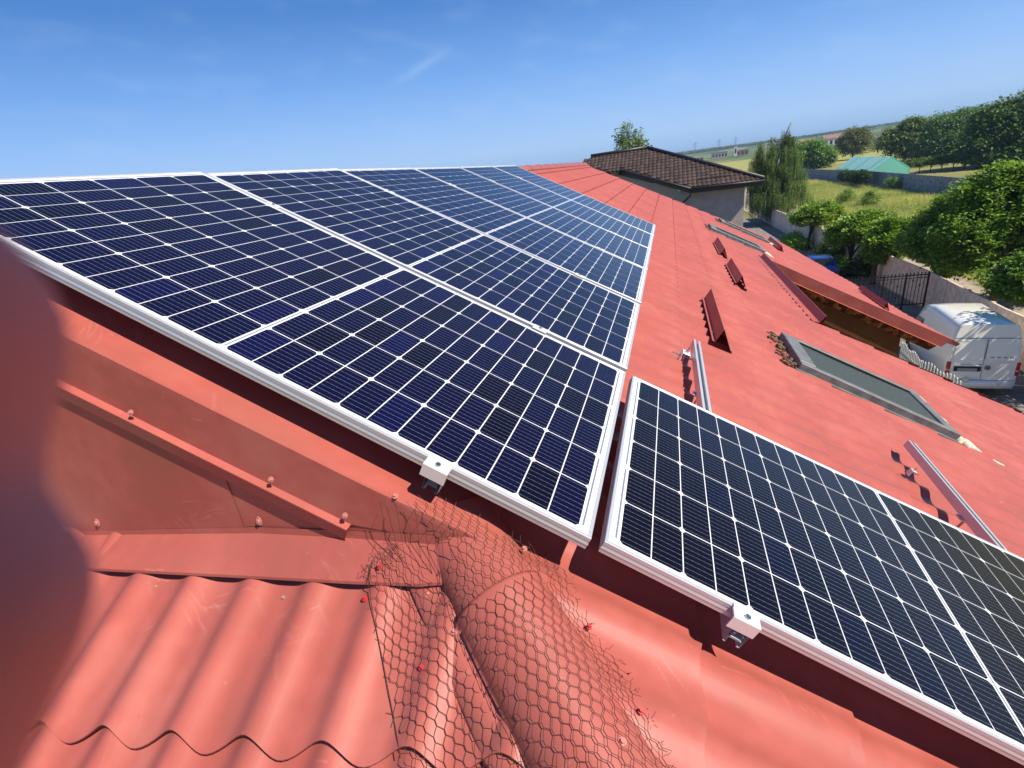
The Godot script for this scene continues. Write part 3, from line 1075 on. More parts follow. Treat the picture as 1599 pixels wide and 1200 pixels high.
func make_rail(label: String, u: float, v0: float, v1: float, n_top: float, fall := 0.0):
	# an open aluminium channel along the ridge, its slot upwards
	var h := 0.04
	var w := 0.04
	var prof := [[-0.5, 0.0], [-0.5, 1.0], [-0.2, 1.0], [-0.2, 0.86], [-0.32, 0.8], [-0.32, 0.5], [0.32, 0.5], [0.32, 0.8], [0.2, 0.86], [0.2, 1.0], [0.5, 1.0], [0.5, 0.0], [0.3, 0.0], [0.36, 0.1], [0.36, 0.42], [-0.36, 0.42], [-0.36, 0.1], [-0.3, 0.0]]
	var t := thing("mounting_rail", label, "rail", p(u, v0, n_top - h), "aluminium mounting rails under the panels", slope_basis() * Basis(Vector3.RIGHT, -fall / (v1 - v0)))
	var s := Shape.new()
	var pts := prof.map(func(q): return Vector3(q[0] * w, q[1] * h, 0))
	s.push(pts, Vector3(0, 0, -(v1 - v0)), false)
	part(t, "channel", s.done(), mats.alu)
	var f := Shape.new()
	var v := v0 + 0.45
	while v < v1:
		f.box(Vector3(0, -0.004, -(v - v0)), Vector3(0.03, 0, 0), Vector3(0, 0.004, 0), Vector3(0, 0, 0.02), 0.001)
		f.tube([Vector3(0.0, -0.06, -(v - v0)), Vector3(0.0, -0.008, -(v - v0))], 0.005, 0.005, 8)
		v += 0.9
	part(t, "foot", f.done(), mats.steel)


func make_end_clamp(label: String, u: float, v: float):
	var t := thing("end_clamp", label, "clamp", p(u, v, 0.0), "end clamps on the near edges of the panels", slope_basis())
	var w := 0.031
	var s := Shape.new()
	# a Z section: a tongue over the frame, a flat top, a sloping front
	var prof := [Vector2(-0.010, 0.0012), Vector2(-0.010, 0.0045), Vector2(0.003, 0.0045), Vector2(0.006, 0.001), Vector2(0.028, 0.001), Vector2(0.030, -0.001), Vector2(0.030, -0.034), Vector2(0.0265, -0.034), Vector2(0.0265, -0.0035), Vector2(0.0012, -0.0035), Vector2(0.0012, 0.0012)]
	s.push(Array(prof).map(func(q): return Vector3(-w, q.y, q.x)), Vector3(w * 2, 0, 0), false)
	for x in [-w, w]:
		s.poly([prof[0], prof[1], prof[2], prof[10]].map(func(q): return Vector3(x, q.y, q.x)))
		s.poly([prof[2], prof[3], prof[9], prof[10]].map(func(q): return Vector3(x, q.y, q.x)))
		s.poly([prof[3], prof[4], prof[8], prof[9]].map(func(q): return Vector3(x, q.y, q.x)))
		s.poly([prof[4], prof[5], prof[6], prof[7], prof[8]].map(func(q): return Vector3(x, q.y, q.x)))
	part(t, "clamp_body", s.done(), mats.alu_cut)
	var b := Shape.new()
	b.tube([Vector3(0, 0.001, 0.016), Vector3(0, 0.0062, 0.016)], 0.0066, 0.0063, 14)
	b.tube([Vector3(0, 0.0063, 0.016), Vector3(0, 0.0064, 0.016)], 0.0034, 0.0034, 6)
	part(t, "bolt", b.done(), mats.steel)


func make_mid_clamp() -> Node3D:
	var t := thing("middle_clamp", "", "clamp", Vector3.ZERO, "middle clamps in the gaps between the panels", slope_basis())
	var s := Shape.new()
	s.box(Vector3(0, 0.0025, 0), Vector3(0.03, 0, 0), Vector3(0, 0.0016, 0), Vector3(0, 0, 0.021), 0.0008)
	s.box(Vector3(0, -0.014, 0), Vector3(0.03, 0, 0), Vector3(0, 0.0148, 0), Vector3(0, 0, 0.0085))
	part(t, "clamp_body", s.done(), mats.alu_cut)
	var b := Shape.new()
	b.tube([Vector3(0, 0.0041, 0), Vector3(0, 0.009, 0)], 0.0066, 0.0063, 12)
	part(t, "bolt", b.done(), mats.steel)
	return t


func solar_array():
	var nth := ["nearest", "second nearest", "third nearest", "fourth nearest", "fifth nearest", "farthest"]
	var first := make_panel()
	var row_label := "%s of the six dark blue solar panels in the upper row"
	tag(first, row_label % nth[0])
	# the rails bow a little, so each panel leans a little: heights of the corners at the seams, up and down the slope
	var zt := [0.0049, 0.0043, 0.0019, -0.007, -0.0139, -0.0193, -0.0233]
	var zb := [-0.0033, 0.0119, 0.0235, 0.0182, 0.0073, 0.0006, -0.0066]
	for k in 6:
		var c := first
		if k > 0:
			c = copy(first, "solar_panel", row_label % nth[k])
		var o := p(0, PITCH_V * k, zt[k])
		var x := (p(PL, PITCH_V * k, zb[k]) - o).normalized()
		var z := -(p(PL / 2, PITCH_V * (k + 1), (zt[k + 1] + zb[k + 1]) / 2) - p(PL / 2, PITCH_V * k, (zt[k] + zb[k]) / 2))
		var y := z.cross(x).normalized()
		c.transform = Transform3D(Basis(x, y, x.cross(y)), o)
	var low := copy(first, "solar_panel", "single dark solar panel mounted lower down the roof, below the row of six")
	low.transform = Transform3D(slope_basis(), p(PL + 0.0303, 0.01, 0))
	# this one comes from a darker batch
	for c in low.get_children():
		if c.name.begins_with("solar_cell"):
			c.material_override = mats.cells[3] if rng.randf() < 0.86 else mats.cells[1]
	make_rail("rail under the lower half of the six panel row, its end at the near clamp", 1.625, -0.022, 6.2, -0.0355)
	make_rail("rail under the upper half of the six panel row, close to the ridge", 0.36, -0.022, 6.2, -0.0345, 0.022)
	make_rail("bare silver rail reaching out beside the six panel row, farther up the roof", 2.385, -0.02, 2.02, -0.0355)
	make_rail("bare silver rail farther down the slope, ending below the roof window", 3.63, -0.02, 1.96, -0.0355)
	make_end_clamp("silver end clamp above the chicken wire, on the nearest panel of the row", 1.622, -0.001)
	make_end_clamp("silver end clamp on the near edge of the single lower panel", 2.38, 0.009)
	var mid: Node3D = null
	var which := ["nearest and second", "second and third", "third and fourth", "fourth and fifth", "fifth and farthest"]
	for k in 5:
		for q in [[1.622, "lower"], [0.36, "upper"]]:
			var label := "%s clamp in the gap between the %s panels of the row" % [q[1], which[k]]
			if mid == null:
				mid = make_mid_clamp()
				tag(mid, label)
			else:
				mid = copy(mid, "middle_clamp", label)
			mid.position = p(q[0], PITCH_V * (k + 1) - 0.01, lerpf(zt[k + 1], zb[k + 1], q[0] / PL))
	# hanger brackets beside the free rail ends
	for q in [[2.335, 1.84, "white hanger bracket with two studs beside the upper free rail end", 1.0], [3.585, 1.72, "small hanger bracket half under the lower free rail end", 0.55]]:
		var t := thing("hanger_bracket", q[2], "bracket", p(q[0], q[1], -0.135), "roof hangers that carry the rails", slope_basis() * Basis.from_scale(Vector3.ONE * q[3]))
		var s := Shape.new()
		s.box(Vector3(0, 0.062, 0), Vector3(0.022, 0, 0), Vector3(0, 0.003, 0), Vector3(0, 0, 0.03), 0.001)
		s.box(Vector3(-0.02, 0.03, 0), Vector3(0.0025, 0, 0), Vector3(0, 0.03, 0), Vector3(0, 0, 0.03), 0.001)
		part(t, "plate", s.done(), mats.alu_cut)
		var b := Shape.new()
		b.tube([Vector3(0, -0.01, 0), Vector3(0, 0.1, 0.004)], 0.004, 0.004, 8)
		b.tube([Vector3(-0.07, 0.035, 0.008), Vector3(0.06, 0.04, 0)], 0.004, 0.004, 8)
		b.tube([Vector3(0, 0.065, 0), Vector3(0, 0.073, 0)], 0.009, 0.009, 6)
		part(t, "stud", b.done(), mats.steel)


# ---------------------------------------------------------------- chicken wire over the hip

func chicken_wire():
	var edge := PackedVector2Array([Vector2(1.38, 0.02), Vector2(1.368, 0.058), Vector2(1.33, 0.078), Vector2(1.258, 0.1), Vector2(1.25, 0.13), Vector2(1.272, 0.165), Vector2(1.336, 0.253), Vector2(1.442, 0.399), Vector2(1.6, 0.62), Vector2(2.1, 0.62), Vector2(1.96, 0.335), Vector2(1.922, 0.271), Vector2(1.891, 0.233), Vector2(1.865, 0.201), Vector2(1.849, 0.152), Vector2(1.796, 0.13), Vector2(1.735, 0.06), Vector2(1.712, -0.02), Vector2(1.652, -0.024), Vector2(1.581, -0.004), Vector2(1.524, 0.0), Vector2(1.457, -0.012), Vector2(1.426, -0.012)])
	var s := Shape.new()
	var pitch := 0.0222
	var rise := 0.0198
	var bump := FastNoiseLite.new()
	bump.seed = 61
	bump.frequency = 7.0
	var warp := FastNoiseLite.new()
	warp.seed = 62
	warp.frequency = 5.0
	# plan directions: along the hip, across it
	var al := Vector2(0.7071, 0.7071)
	var ac := Vector2(0.7071, -0.7071)
	var place := func(a: float, b: float):
		var q: Vector2 = Vector2(1.44, 0.0) + al * a + ac * b
		q += Vector2(warp.get_noise_2d(q.x, q.y), warp.get_noise_2d(q.x + 9.0, q.y)) * 0.012
		return q
	var lay := func(q: Vector2):
		var hmax := -99.0
		for d in [Vector2.ZERO, Vector2(0.011, 0), Vector2(-0.011, 0), Vector2(0, 0.011), Vector2(0, -0.011)]:
			hmax = maxf(hmax, roof_top(q.x + d.x, q.y + d.y) - (0.0 if d == Vector2.ZERO else 0.006))
		return Vector3(q.x, hmax + 0.0045 + 0.004 * (bump.get_noise_2d(q.x, q.y) + 0.6), q.y)
	var wire := func(a: Vector2, b: Vector2, twist: bool):
		var ina := Geometry2D.is_point_in_polygon(a, edge)
		var inb := Geometry2D.is_point_in_polygon(b, edge)
		if not ina and not inb:
			return
		if not (ina and inb) and rng.randf() < 0.45:
			return
		var pa: Vector3 = lay.call(a)
		var pb: Vector3 = lay.call(b)
		if not ina: pa.y += rng.randf_range(0.0, 0.012)
		if not inb: pb.y += rng.randf_range(0.0, 0.012)
		var r := 0.00085 if twist else 0.0006
		s.tube([pa, (pa + pb) / 2 + Vector3(0, 0.0006, 0), pb], r, r, 4, false)
	for i in range(-26, 46):
		for j in range(-22, 22):
			# hexagons in rows along a; every other row is shifted by half a cell
			var off := 0.5 if posmod(i, 2) == 1 else 0.0
			var a := i * rise
			var b := (j + off) * pitch
			var top: Vector2 = place.call(a, b)
			var foot: Vector2 = place.call(a + rise * 0.42, b)
			wire.call(top, foot, true)
			wire.call(foot, place.call(a + rise, b + pitch / 2), false)
			wire.call(foot, place.call(a + rise, b - pitch / 2), false)
	# the straight selvage wire down the left side
	var rim := []
	for k in 60:
		var f := k / 59.0 * 4.0
		rim.append(lay.call(edge[3 + int(minf(f, 3.999))].lerp(edge[4 + int(minf(f, 3.999))], f - int(minf(f, 3.999)))))
	s.tube(rim, 0.001, 0.001, 5, false)
	# a crumpled knot at the corner of the gable
	for k in 40:
		var c := Vector3(1.30, roof_top(1.30, 0.095) + 0.012, 0.09)
		var a := c + Vector3(rng.randf_range(-0.05, 0.03), rng.randf_range(-0.008, 0.035), rng.randf_range(-0.03, 0.05))
		var b := a + Vector3(rng.randf_range(-1, 1), rng.randf_range(-0.7, 0.7), rng.randf_range(-1, 1)).normalized() * 0.02
		s.tube([a, (a + b) / 2 + Vector3(0, 0.002, 0), b], 0.0006, 0.0006, 4, false)
	# loose ends along the right edge
	for k in 26:
		var e := edge[10 + k % 8].lerp(edge[11 + k % 8], rng.randf())
		var a: Vector3 = lay.call(e)
		s.tube([a, a + Vector3(rng.randf_range(0.0, 0.012), rng.randf_range(0.003, 0.012), rng.randf_range(-0.01, 0.01))], 0.0006, 0.0005, 4, false)
	var o := part(self, "chicken_wire", s.done(), mats.wire)
	tag(o, "rusty hexagonal chicken wire bent over the round hip cap", "wire mesh")
	# bright red screws that hold the wire down
	var where := [Vector2(1.27, 0.105), Vector2(1.243, 0.15), Vector2(1.434, 0.258), Vector2(1.772, 0.106), Vector2(1.888, 0.246)]
	var names := ["topmost bright red screw by the crumpled corner of the wire", "bright red screw on the left rim of the chicken wire", "bright red screw in the wire over the wavy left slope", "upper bright red screw on the right rim of the wire", "lower bright red screw on the right rim of the wire"]
	var sm := screw_mesh()
	for k in where.size():
		var o2 := part(self, "red_screw", sm, mats.bright_red, Transform3D(facing(Vector3(0.15, 0.9, 0.25)).scaled(Vector3(0.8, 1.1, 0.8)), Vector3(where[k].x, roof_top(where[k].x, where[k].y) + 0.003, where[k].y)))
		tag(o2, names[k], "screw", "bright red screws holding the chicken wire")


# ---------------------------------------------------------------- yard: fence, gate, pickets, van, car

func concrete_fence(called: String, label: String, pts: Array, bay: float, h: float, m: Material, posts_on: float):
	var t := thing(called, label, "fence", Vector3(pts[0][0], GROUND, pts[0][1]))
	var back := t.position
	var r := RandomNumberGenerator.new()
	r.seed = 19
	var slab := Shape.new()
	slab.box(Vector3(0.5, h / 2, 0), Vector3(0.488, 0, 0), Vector3(0, h / 2, 0), Vector3(0, 0, 0.025), 0.012)
	var slab_mesh := slab.done()
	var pm := Shape.new()
	pm.box(Vector3(0, h / 2 + 0.03, 0), Vector3(0.07, 0, 0), Vector3(0, h / 2 + 0.05, 0), Vector3(0, 0, 0.07), 0.015)
	var post_mesh := pm.done()
	var cap := Shape.new()
	cap.box(Vector3(0.5, h + 0.02, 0), Vector3(0.498, 0, 0), Vector3(0, 0.022, 0), Vector3(0, 0, 0.045), 0.008)
	var cap_mesh := cap.done()
	var count := 0
	for i in pts.size() - 1:
		var a := Vector3(pts[i][0], 0, pts[i][1])
		var b := Vector3(pts[i + 1][0], 0, pts[i + 1][1])
		var n := maxi(1, int(round(a.distance_to(b) / bay)))
		var d := (b - a) / n
		var turn := Basis(d, Vector3.UP, d.cross(Vector3.UP).normalized())
		for k in n:
			var at := a + d * k
			var o := Vector3(at.x, GROUND, at.z) - back
			part(t, "panel", slab_mesh, m, Transform3D(turn, o + Vector3(0, r.randf_range(-0.02, 0.02), 0)))
			part(t, "coping", cap_mesh, m, Transform3D(turn, o))
			if fmod(count * bay, posts_on) < bay * 0.5:
				part(t, "post", post_mesh, m, Transform3D(Basis(d.normalized(), Vector3.UP, d.cross(Vector3.UP).normalized()), o))
			count += 1


func yard():
	concrete_fence("concrete_panel_fence", "pale pinkish concrete panel fence between the yard and the dirt track", [[12.75, -73.0], [14.12, -28.7], [13.85, -21.7], [14.1, -12.0]], 1.05, 1.78, mats.concrete, 2.1)
	concrete_fence("grey_concrete_wall", "dark grey concrete panel wall across the far side of the meadow", [[32.0, -150.0], [34.9, -106.0], [34.6, -80.0], [34.2, -66.0]], 2.3, 2.25, mats.grey_concrete, 2.3)
	iron_gate()
	pickets()
	van()
	blue_car()


func iron_gate():
	var a := Vector3(10.0, -8.3, -27.6)
	var b := Vector3(13.8, -8.3, -28.0)
	var t := thing("iron_gate", "black wrought iron gate of thin bars across the yard", "gate", a)
	var d := (b - a)
	var n := 24
	var rail := Shape.new()
	rail.bar(Vector3(0, 1.55, 0), d + Vector3(0, 1.55, 0), 0.03, 0.05)
	rail.bar(Vector3(0, 1.42, 0), d + Vector3(0, 1.42, 0), 0.025, 0.03)
	rail.bar(Vector3(0, 0.12, 0), d + Vector3(0, 0.12, 0), 0.03, 0.05)
	part(t, "rail", rail.done(), mats.iron)
	for k in n + 1:
		var o := d * (k / float(n))
		var s := Shape.new()
		if k % 6 == 0:
			s.bar(o + Vector3(0, -0.3, 0), o + Vector3(0, 1.66, 0), 0.07, 0.07, Vector3.RIGHT)
			part(t, "post", s.done(), mats.iron)
		else:
			s.bar(o + Vector3(0, 0.1, 0), o + Vector3(0, 1.6, 0), 0.022, 0.022, Vector3.RIGHT)
			s.ball(o + Vector3(0, 1.64, 0), Vector3(0.03, 0.05, 0.03), 6, 4)
			if k % 2 == 0:
				s.ball(o + Vector3(0, 0.8 + 0.25 * (k % 3), 0), Vector3(0.045, 0.06, 0.03), 6, 4)
			part(t, "bar", s.done(), mats.iron)


func pickets():
	var t := thing("picket_fence", "cream picket fence of thin slats beside the white van", "fence", Vector3(9.69, GROUND, -18.96))
	var pts := [Vector3(9.69, 0, -18.96), Vector3(9.62, 0, -17.0), Vector3(9.95, 0, -15.4)]
	for i in 2:
		var a: Vector3 = pts[i] - pts[0]
		var b: Vector3 = pts[i + 1] - pts[0]
		var n := 15 if i == 0 else 12
		var rail := Shape.new()
		rail.bar(a + Vector3(0, 0.4, 0), b + Vector3(0, 0.4, 0), 0.03, 0.06)
		rail.bar(a + Vector3(0, 1.25, 0), b + Vector3(0, 1.25, 0), 0.03, 0.06)
		part(t, "rail", rail.done(), mats.cream)
		var d := (b - a).normalized()
		for k in n:
			var o := a.lerp(b, (k + 0.5) / n)
			var s := Shape.new()
			var top := 1.55 + 0.05 * sin(k * 0.9)
			var w := d * 0.033
			var z := d.cross(Vector3.UP) * 0.02
			s.push([o - w + z * 1.2, o - w + z * 1.2 + Vector3(0, top, 0), o + z * 1.2 + Vector3(0, top + 0.05, 0), o + w + z * 1.2 + Vector3(0, top, 0), o + w + z * 1.2], z)
			part(t, "slat", s.done(), mats.cream)


func wheel(under: Node, c: Vector3, r: float, w: float):
	var ty := Shape.new(true)
	var rings := []
	for e in [[-w / 2, r * 0.66], [-w / 2, r * 0.92], [-w * 0.38, r], [w * 0.38, r], [w / 2, r * 0.92], [w / 2, r * 0.66]]:
		var ring := []
		for k in 20:
			var a := TAU * k / 20.0
			ring.append(c + Vector3(e[0], cos(a) * e[1], sin(a) * e[1]))
		rings.append(ring)
	ty.loft(rings)
	var root := Node3D.new()
	root.name = numbered("wheel", under)
	under.add_child(root, true)
	part(root, "tyre", ty.done(), mats.rubber)
	var rim := Shape.new()
	rim.tube([c + Vector3(-w * 0.4, 0, 0), c + Vector3(w * 0.4, 0, 0)], r * 0.66, r * 0.66, 16)
	part(root, "rim", rim.done(), mats.alu)


# outline with rounded corners in the plane of x and y
func rounded(x0: float, y0: float, x1: float, y1: float, r: float, seg := 4) -> Array:
	var out := []
	for q in [[x1 - r, y1 - r, 0.0], [x0 + r, y1 - r, 0.5], [x0 + r, y0 + r, 1.0], [x1 - r, y0 + r, 1.5]]:
		for k in seg + 1:
			var a: float = PI * (q[2] + 0.5 * k / seg)
			out.append(Vector2(q[0] + cos(a) * r, q[1] + sin(a) * r))
	return out


func van():
	var t := thing("white_van", "white high roof panel van parked by the fence, seen from behind", "van", Vector3(11.56, GROUND, -17.83), "", Basis(Vector3.UP, -0.087).scaled(Vector3(0.973, 0.973, 0.973)))
	# local: x to the right, y up, -z towards the front; the rear doors stand at z = 0
	var body := Shape.new(true)
	var rings := []
	var rear := func(y): return -0.02 - 0.11 * maxf(0.0, (y - 1.25) / 1.2)
	for e in [[0.0, 2.5], [-0.06, 2.52], [-0.3, 2.54], [-1.2, 2.55], [-2.6, 2.53], [-3.1, 2.44], [-3.45, 2.2], [-3.9, 1.62], [-4.2, 1.28], [-4.7, 1.12], [-5.0, 0.9]]:
		var z: float = e[0]
		var top: float = e[1]
		var nar := 1.0 - 0.1 * smoothstep(-4.0, -5.0, z) - (0.025 if z == 0.0 else 0.0)
		var ring := []
		var half := [[0.80, 0.32], [0.93, 0.42], [0.952, 0.75], [0.955, 1.15], [0.94, 1.3], [0.915, 1.65], [0.875, 1.98], [0.835, 2.2], [0.78, 2.4], [0.66, 2.49], [0.35, 2.535]]
		var pts := []
		for q in half:
			var y: float = minf(q[1], top - (0.012 * (half.size() - half.find(q))) * (1.0 if q[1] > top else 0.0)) if q[1] > top - 0.03 else q[1]
			pts.append(Vector2(q[0] * nar, y))
		pts.append(Vector2(0.0, top))
		for q in pts:
			ring.append(Vector3(q.x, q.y, z + (rear.call(q.y) if z > -0.5 else 0.0)))
		for k in range(pts.size() - 2, -1, -1):
			ring.append(Vector3(-pts[k].x, pts[k].y, z + (rear.call(pts[k].y) if z > -0.5 else 0.0)))
		rings.append(ring)
	body.loft(rings)
	part(t, "body", body.done(), mats.van)
	var tail := Shape.new()
	var last: Array = rings[0]
	var n: int = last.size()
	for k in n / 2:
		tail.quad(last[k], last[k + 1], last[n - 2 - k], last[n - 1 - k])
	part(t, "rear_wall", tail.done(), mats.van)
	# rear doors with their blind window panels
	for sgn in [-1.0, 1.0]:
		var door := Node3D.new()
		door.name = numbered("rear_door", t)
		t.add_child(door, true)
		var outline := [Vector2(0.008, 0.62), Vector2(0.008, 2.03), Vector2(0.80, 2.03), Vector2(0.845, 1.99), Vector2(0.885, 1.35), Vector2(0.86, 1.3), Vector2(0.845, 0.66), Vector2(0.81, 0.62)]
		var s := Shape.new()
		s.push(outline.map(func(q): return Vector3(q.x * sgn, q.y, 0.0 + rear.call(q.y))), Vector3(0, 0, 0.018))
		part(door, "door_skin", s.done(), mats.van)
		var w := Shape.new()
		var win := [Vector2(0.03, 1.32), Vector2(0.03, 1.97), Vector2(0.74, 1.97), Vector2(0.785, 1.92), Vector2(0.825, 1.40), Vector2(0.80, 1.34), Vector2(0.74, 1.32)]
		var inner := win.map(func(q): return Vector2(0.4, 1.65) + (q - Vector2(0.4, 1.65)) * Vector2(0.94, 0.93))
		for i in win.size():
			var j := (i + 1) % win.size()
			var f := func(q, z): return Vector3(q.x * sgn, q.y, z + rear.call(q.y))
			w.quad(f.call(win[i], 0.019), f.call(win[j], 0.019), f.call(win[j], 0.03), f.call(win[i], 0.03))
			w.quad(f.call(win[i], 0.03), f.call(win[j], 0.03), f.call(inner[j], 0.03), f.call(inner[i], 0.03))
			w.quad(f.call(inner[i], 0.03), f.call(inner[j], 0.03), f.call(inner[j], 0.022), f.call(inner[i], 0.022))
		w.poly(inner.map(func(q): return Vector3(q.x * sgn, q.y, 0.022 + rear.call(q.y))))
		part(door, "window_panel", w.done(), mats.van)
		# hinges at the outer edge
		var hg := Shape.new()
		for y in [0.85, 1.75]:
			hg.box(Vector3(0.87 * sgn, y, 0.005 + rear.call(y)), Vector3(0.035, 0, 0), Vector3(0, 0.04, 0), Vector3(0, 0, 0.02), 0.006)
		part(door, "hinge", hg.done(), mats.van)
		# lamps
		var l := Node3D.new()
		l.name = numbered("tail_light", t)
		t.add_child(l, true)
		var ls := Shape.new()
		ls.box(Vector3(0.905 * sgn, 1.12, -0.03), Vector3(0.05, 0, 0), Vector3(0, 0.13, 0), Vector3(0, 0, 0.05), 0.015)
		ls.box(Vector3(0.905 * sgn, 0.86, -0.03), Vector3(0.05, 0, 0), Vector3(0, 0.07, 0), Vector3(0, 0, 0.05), 0.015)
		part(l, "red_lens", ls.done(), mats.tail)
		var lp := Shape.new()
		lp.box(Vector3(0.905 * sgn, 0.96, -0.03), Vector3(0.049, 0, 0), Vector3(0, 0.029, 0), Vector3(0, 0, 0.049), 0.01)
		part(l, "pale_lens", lp.done(), mats.tail_pale)
	# seam below the raised roof
	var seam := Shape.new()
	seam.box(Vector3(0, 2.05, 0.002 + rear.call(2.05)), Vector3(0.84, 0, 0), Vector3(0, 0.006, 0), Vector3(0, 0, 0.01))
	seam.box(Vector3(0, 1.32, 0.0 + rear.call(1.3)), Vector3(0.006, 0, 0), Vector3(0, 0.71, 0.0), Vector3(0, 0, 0.006))
	part(t, "door_seam", seam.done(), mats.rubber)
	# number plate in its dark recess, without lettering that can be read
	var rec := Shape.new()
	rec.box(Vector3(-0.40, 1.02, 0.012), Vector3(0.36, 0, 0), Vector3(0, 0.1, 0), Vector3(0, 0, 0.008))
	part(t, "plate_recess", rec.done(), mats.black)
	var hood := Shape.new()
	hood.box(Vector3(-0.40, 1.135, 0.03), Vector3(0.38, 0, 0), Vector3(0, 0.018, 0), Vector3(0, 0, 0.03), 0.008)
	part(t, "plate_lamp_hood", hood.done(), mats.van)
	var pl := Shape.new()
	pl.box(Vector3(-0.40, 0.98, 0.022), Vector3(0.26, 0, 0), Vector3(0, 0.055, 0), Vector3(0, 0, 0.005), 0.003)
	part(t, "number_plate", pl.done(), mats.plate)
	# round badge: a ring with a V over a W
	var badge := Shape.new()
	badge.tube([Vector3(0.13, 1.05, 0.0), Vector3(0.13, 1.05, 0.026)], 0.078, 0.075, 20)
	part(t, "badge", badge.done(), mats.black)
	var sign_ := Shape.new()
	var ring := []
	for k in 19:
		ring.append(Vector3(0.13 + 0.068 * cos(TAU * k / 18.0), 1.05 + 0.068 * sin(TAU * k / 18.0), 0.029))
	sign_.tube(ring, 0.006, 0.006, 5, false)
	for q in [[-0.03, 0.055, 0.0, 0.008], [0.03, 0.055, 0.0, 0.008], [-0.06, 0.02, -0.026, -0.058], [-0.026, -0.058, 0.0, -0.006], [0.0, -0.006, 0.026, -0.058], [0.026, -0.058, 0.06, 0.02]]:
		sign_.bar(Vector3(0.13 + q[0], 1.05 + q[1], 0.029), Vector3(0.13 + q[2], 1.05 + q[3], 0.029), 0.006, 0.011, Vector3.UP if absf(q[0] - q[2]) > 0.001 else Vector3.RIGHT)
	part(t, "badge_emblem", sign_.done(), mats.steel)
	# four small round marks on the right window panel
	for k in 4:
		var mk := Shape.new()
		var c := Vector3(0.2 + 0.165 * k, 1.415, 0.024 + rear.call(1.415))
		var rr := []
		for j in 13:
			rr.append(c + Vector3(0.045 * cos(TAU * j / 12.0), 0.024 * sin(TAU * j / 12.0), 0))
		mk.tube(rr, 0.008, 0.008, 4, false)
		mk.bar(c - Vector3(0.03, 0, 0), c + Vector3(0.03, 0, 0), 0.008, 0.008)
		part(t, "vent_ring", mk.done(), mats.plate)
	# bumper with step and tow ball cover
	var bm := Shape.new(true)
	var br := []
	for e in [[-0.95, -0.35], [-0.94, -0.02], [-0.88, 0.075], [-0.5, 0.1], [0.0, 0.105], [0.5, 0.1], [0.88, 0.075], [0.94, -0.02], [0.95, -0.35]]:
		br.append([Vector3(e[0], 0.62, e[1] - 0.05), Vector3(e[0], 0.6, e[1]), Vector3(e[0] * 0.995, 0.46, e[1]), Vector3(e[0] * 0.98, 0.34, e[1] - 0.03), Vector3(e[0] * 0.97, 0.33, e[1] - 0.12)])
	bm.loft(br, false)
	part(t, "bumper", bm.done(), mats.van)
	var hook := Shape.new()
	hook.ball(Vector3(-0.42, 0.66, 0.16), Vector3(0.1, 0.09, 0.07), 8, 6)
	hook.bar(Vector3(-0.42, 0.6, 0.0), Vector3(-0.42, 0.62, 0.14), 0.06, 0.06)
	part(t, "tow_cover", hook.done(), mats.cream)
	var sq := Shape.new()
	sq.box(Vector3(0.47, 0.5, 0.104), Vector3(0.06, 0, 0), Vector3(0, 0.05, 0), Vector3(0, 0, 0.006), 0.004)
	part(t, "reflector", sq.done(), mats.cream)
	# side windows and windscreen
	var ws := Shape.new()
	ws.quad(Vector3(-0.74, 2.1, -3.58), Vector3(0.74, 2.1, -3.58), Vector3(0.82, 1.42, -4.13), Vector3(-0.82, 1.42, -4.13))
	part(t, "windscreen", ws.done(), mats.dark_glass)
	for x in [-1.0, 1.0]:
		var sw := Shape.new()
		sw.push([Vector3(0.945 * x, 1.34, -2.95), Vector3(0.90 * x, 1.86, -2.95), Vector3(0.90 * x, 1.86, -3.5), Vector3(0.945 * x, 1.34, -3.95)], Vector3(0.012 * x, 0, 0))
		part(t, "side_window", sw.done(), mats.dark_glass)
		for z in [-0.95, -4.05]:
			wheel(t, Vector3(0.85 * x, 0.33, z), 0.33, 0.22)
		var mir := Shape.new()
		mir.box(Vector3(1.08 * x, 1.45, -3.72), Vector3(0.1, 0, 0), Vector3(0, 0.14, 0), Vector3(0, 0, 0.04), 0.02)
		part(t, "mirror", mir.done(), mats.van)


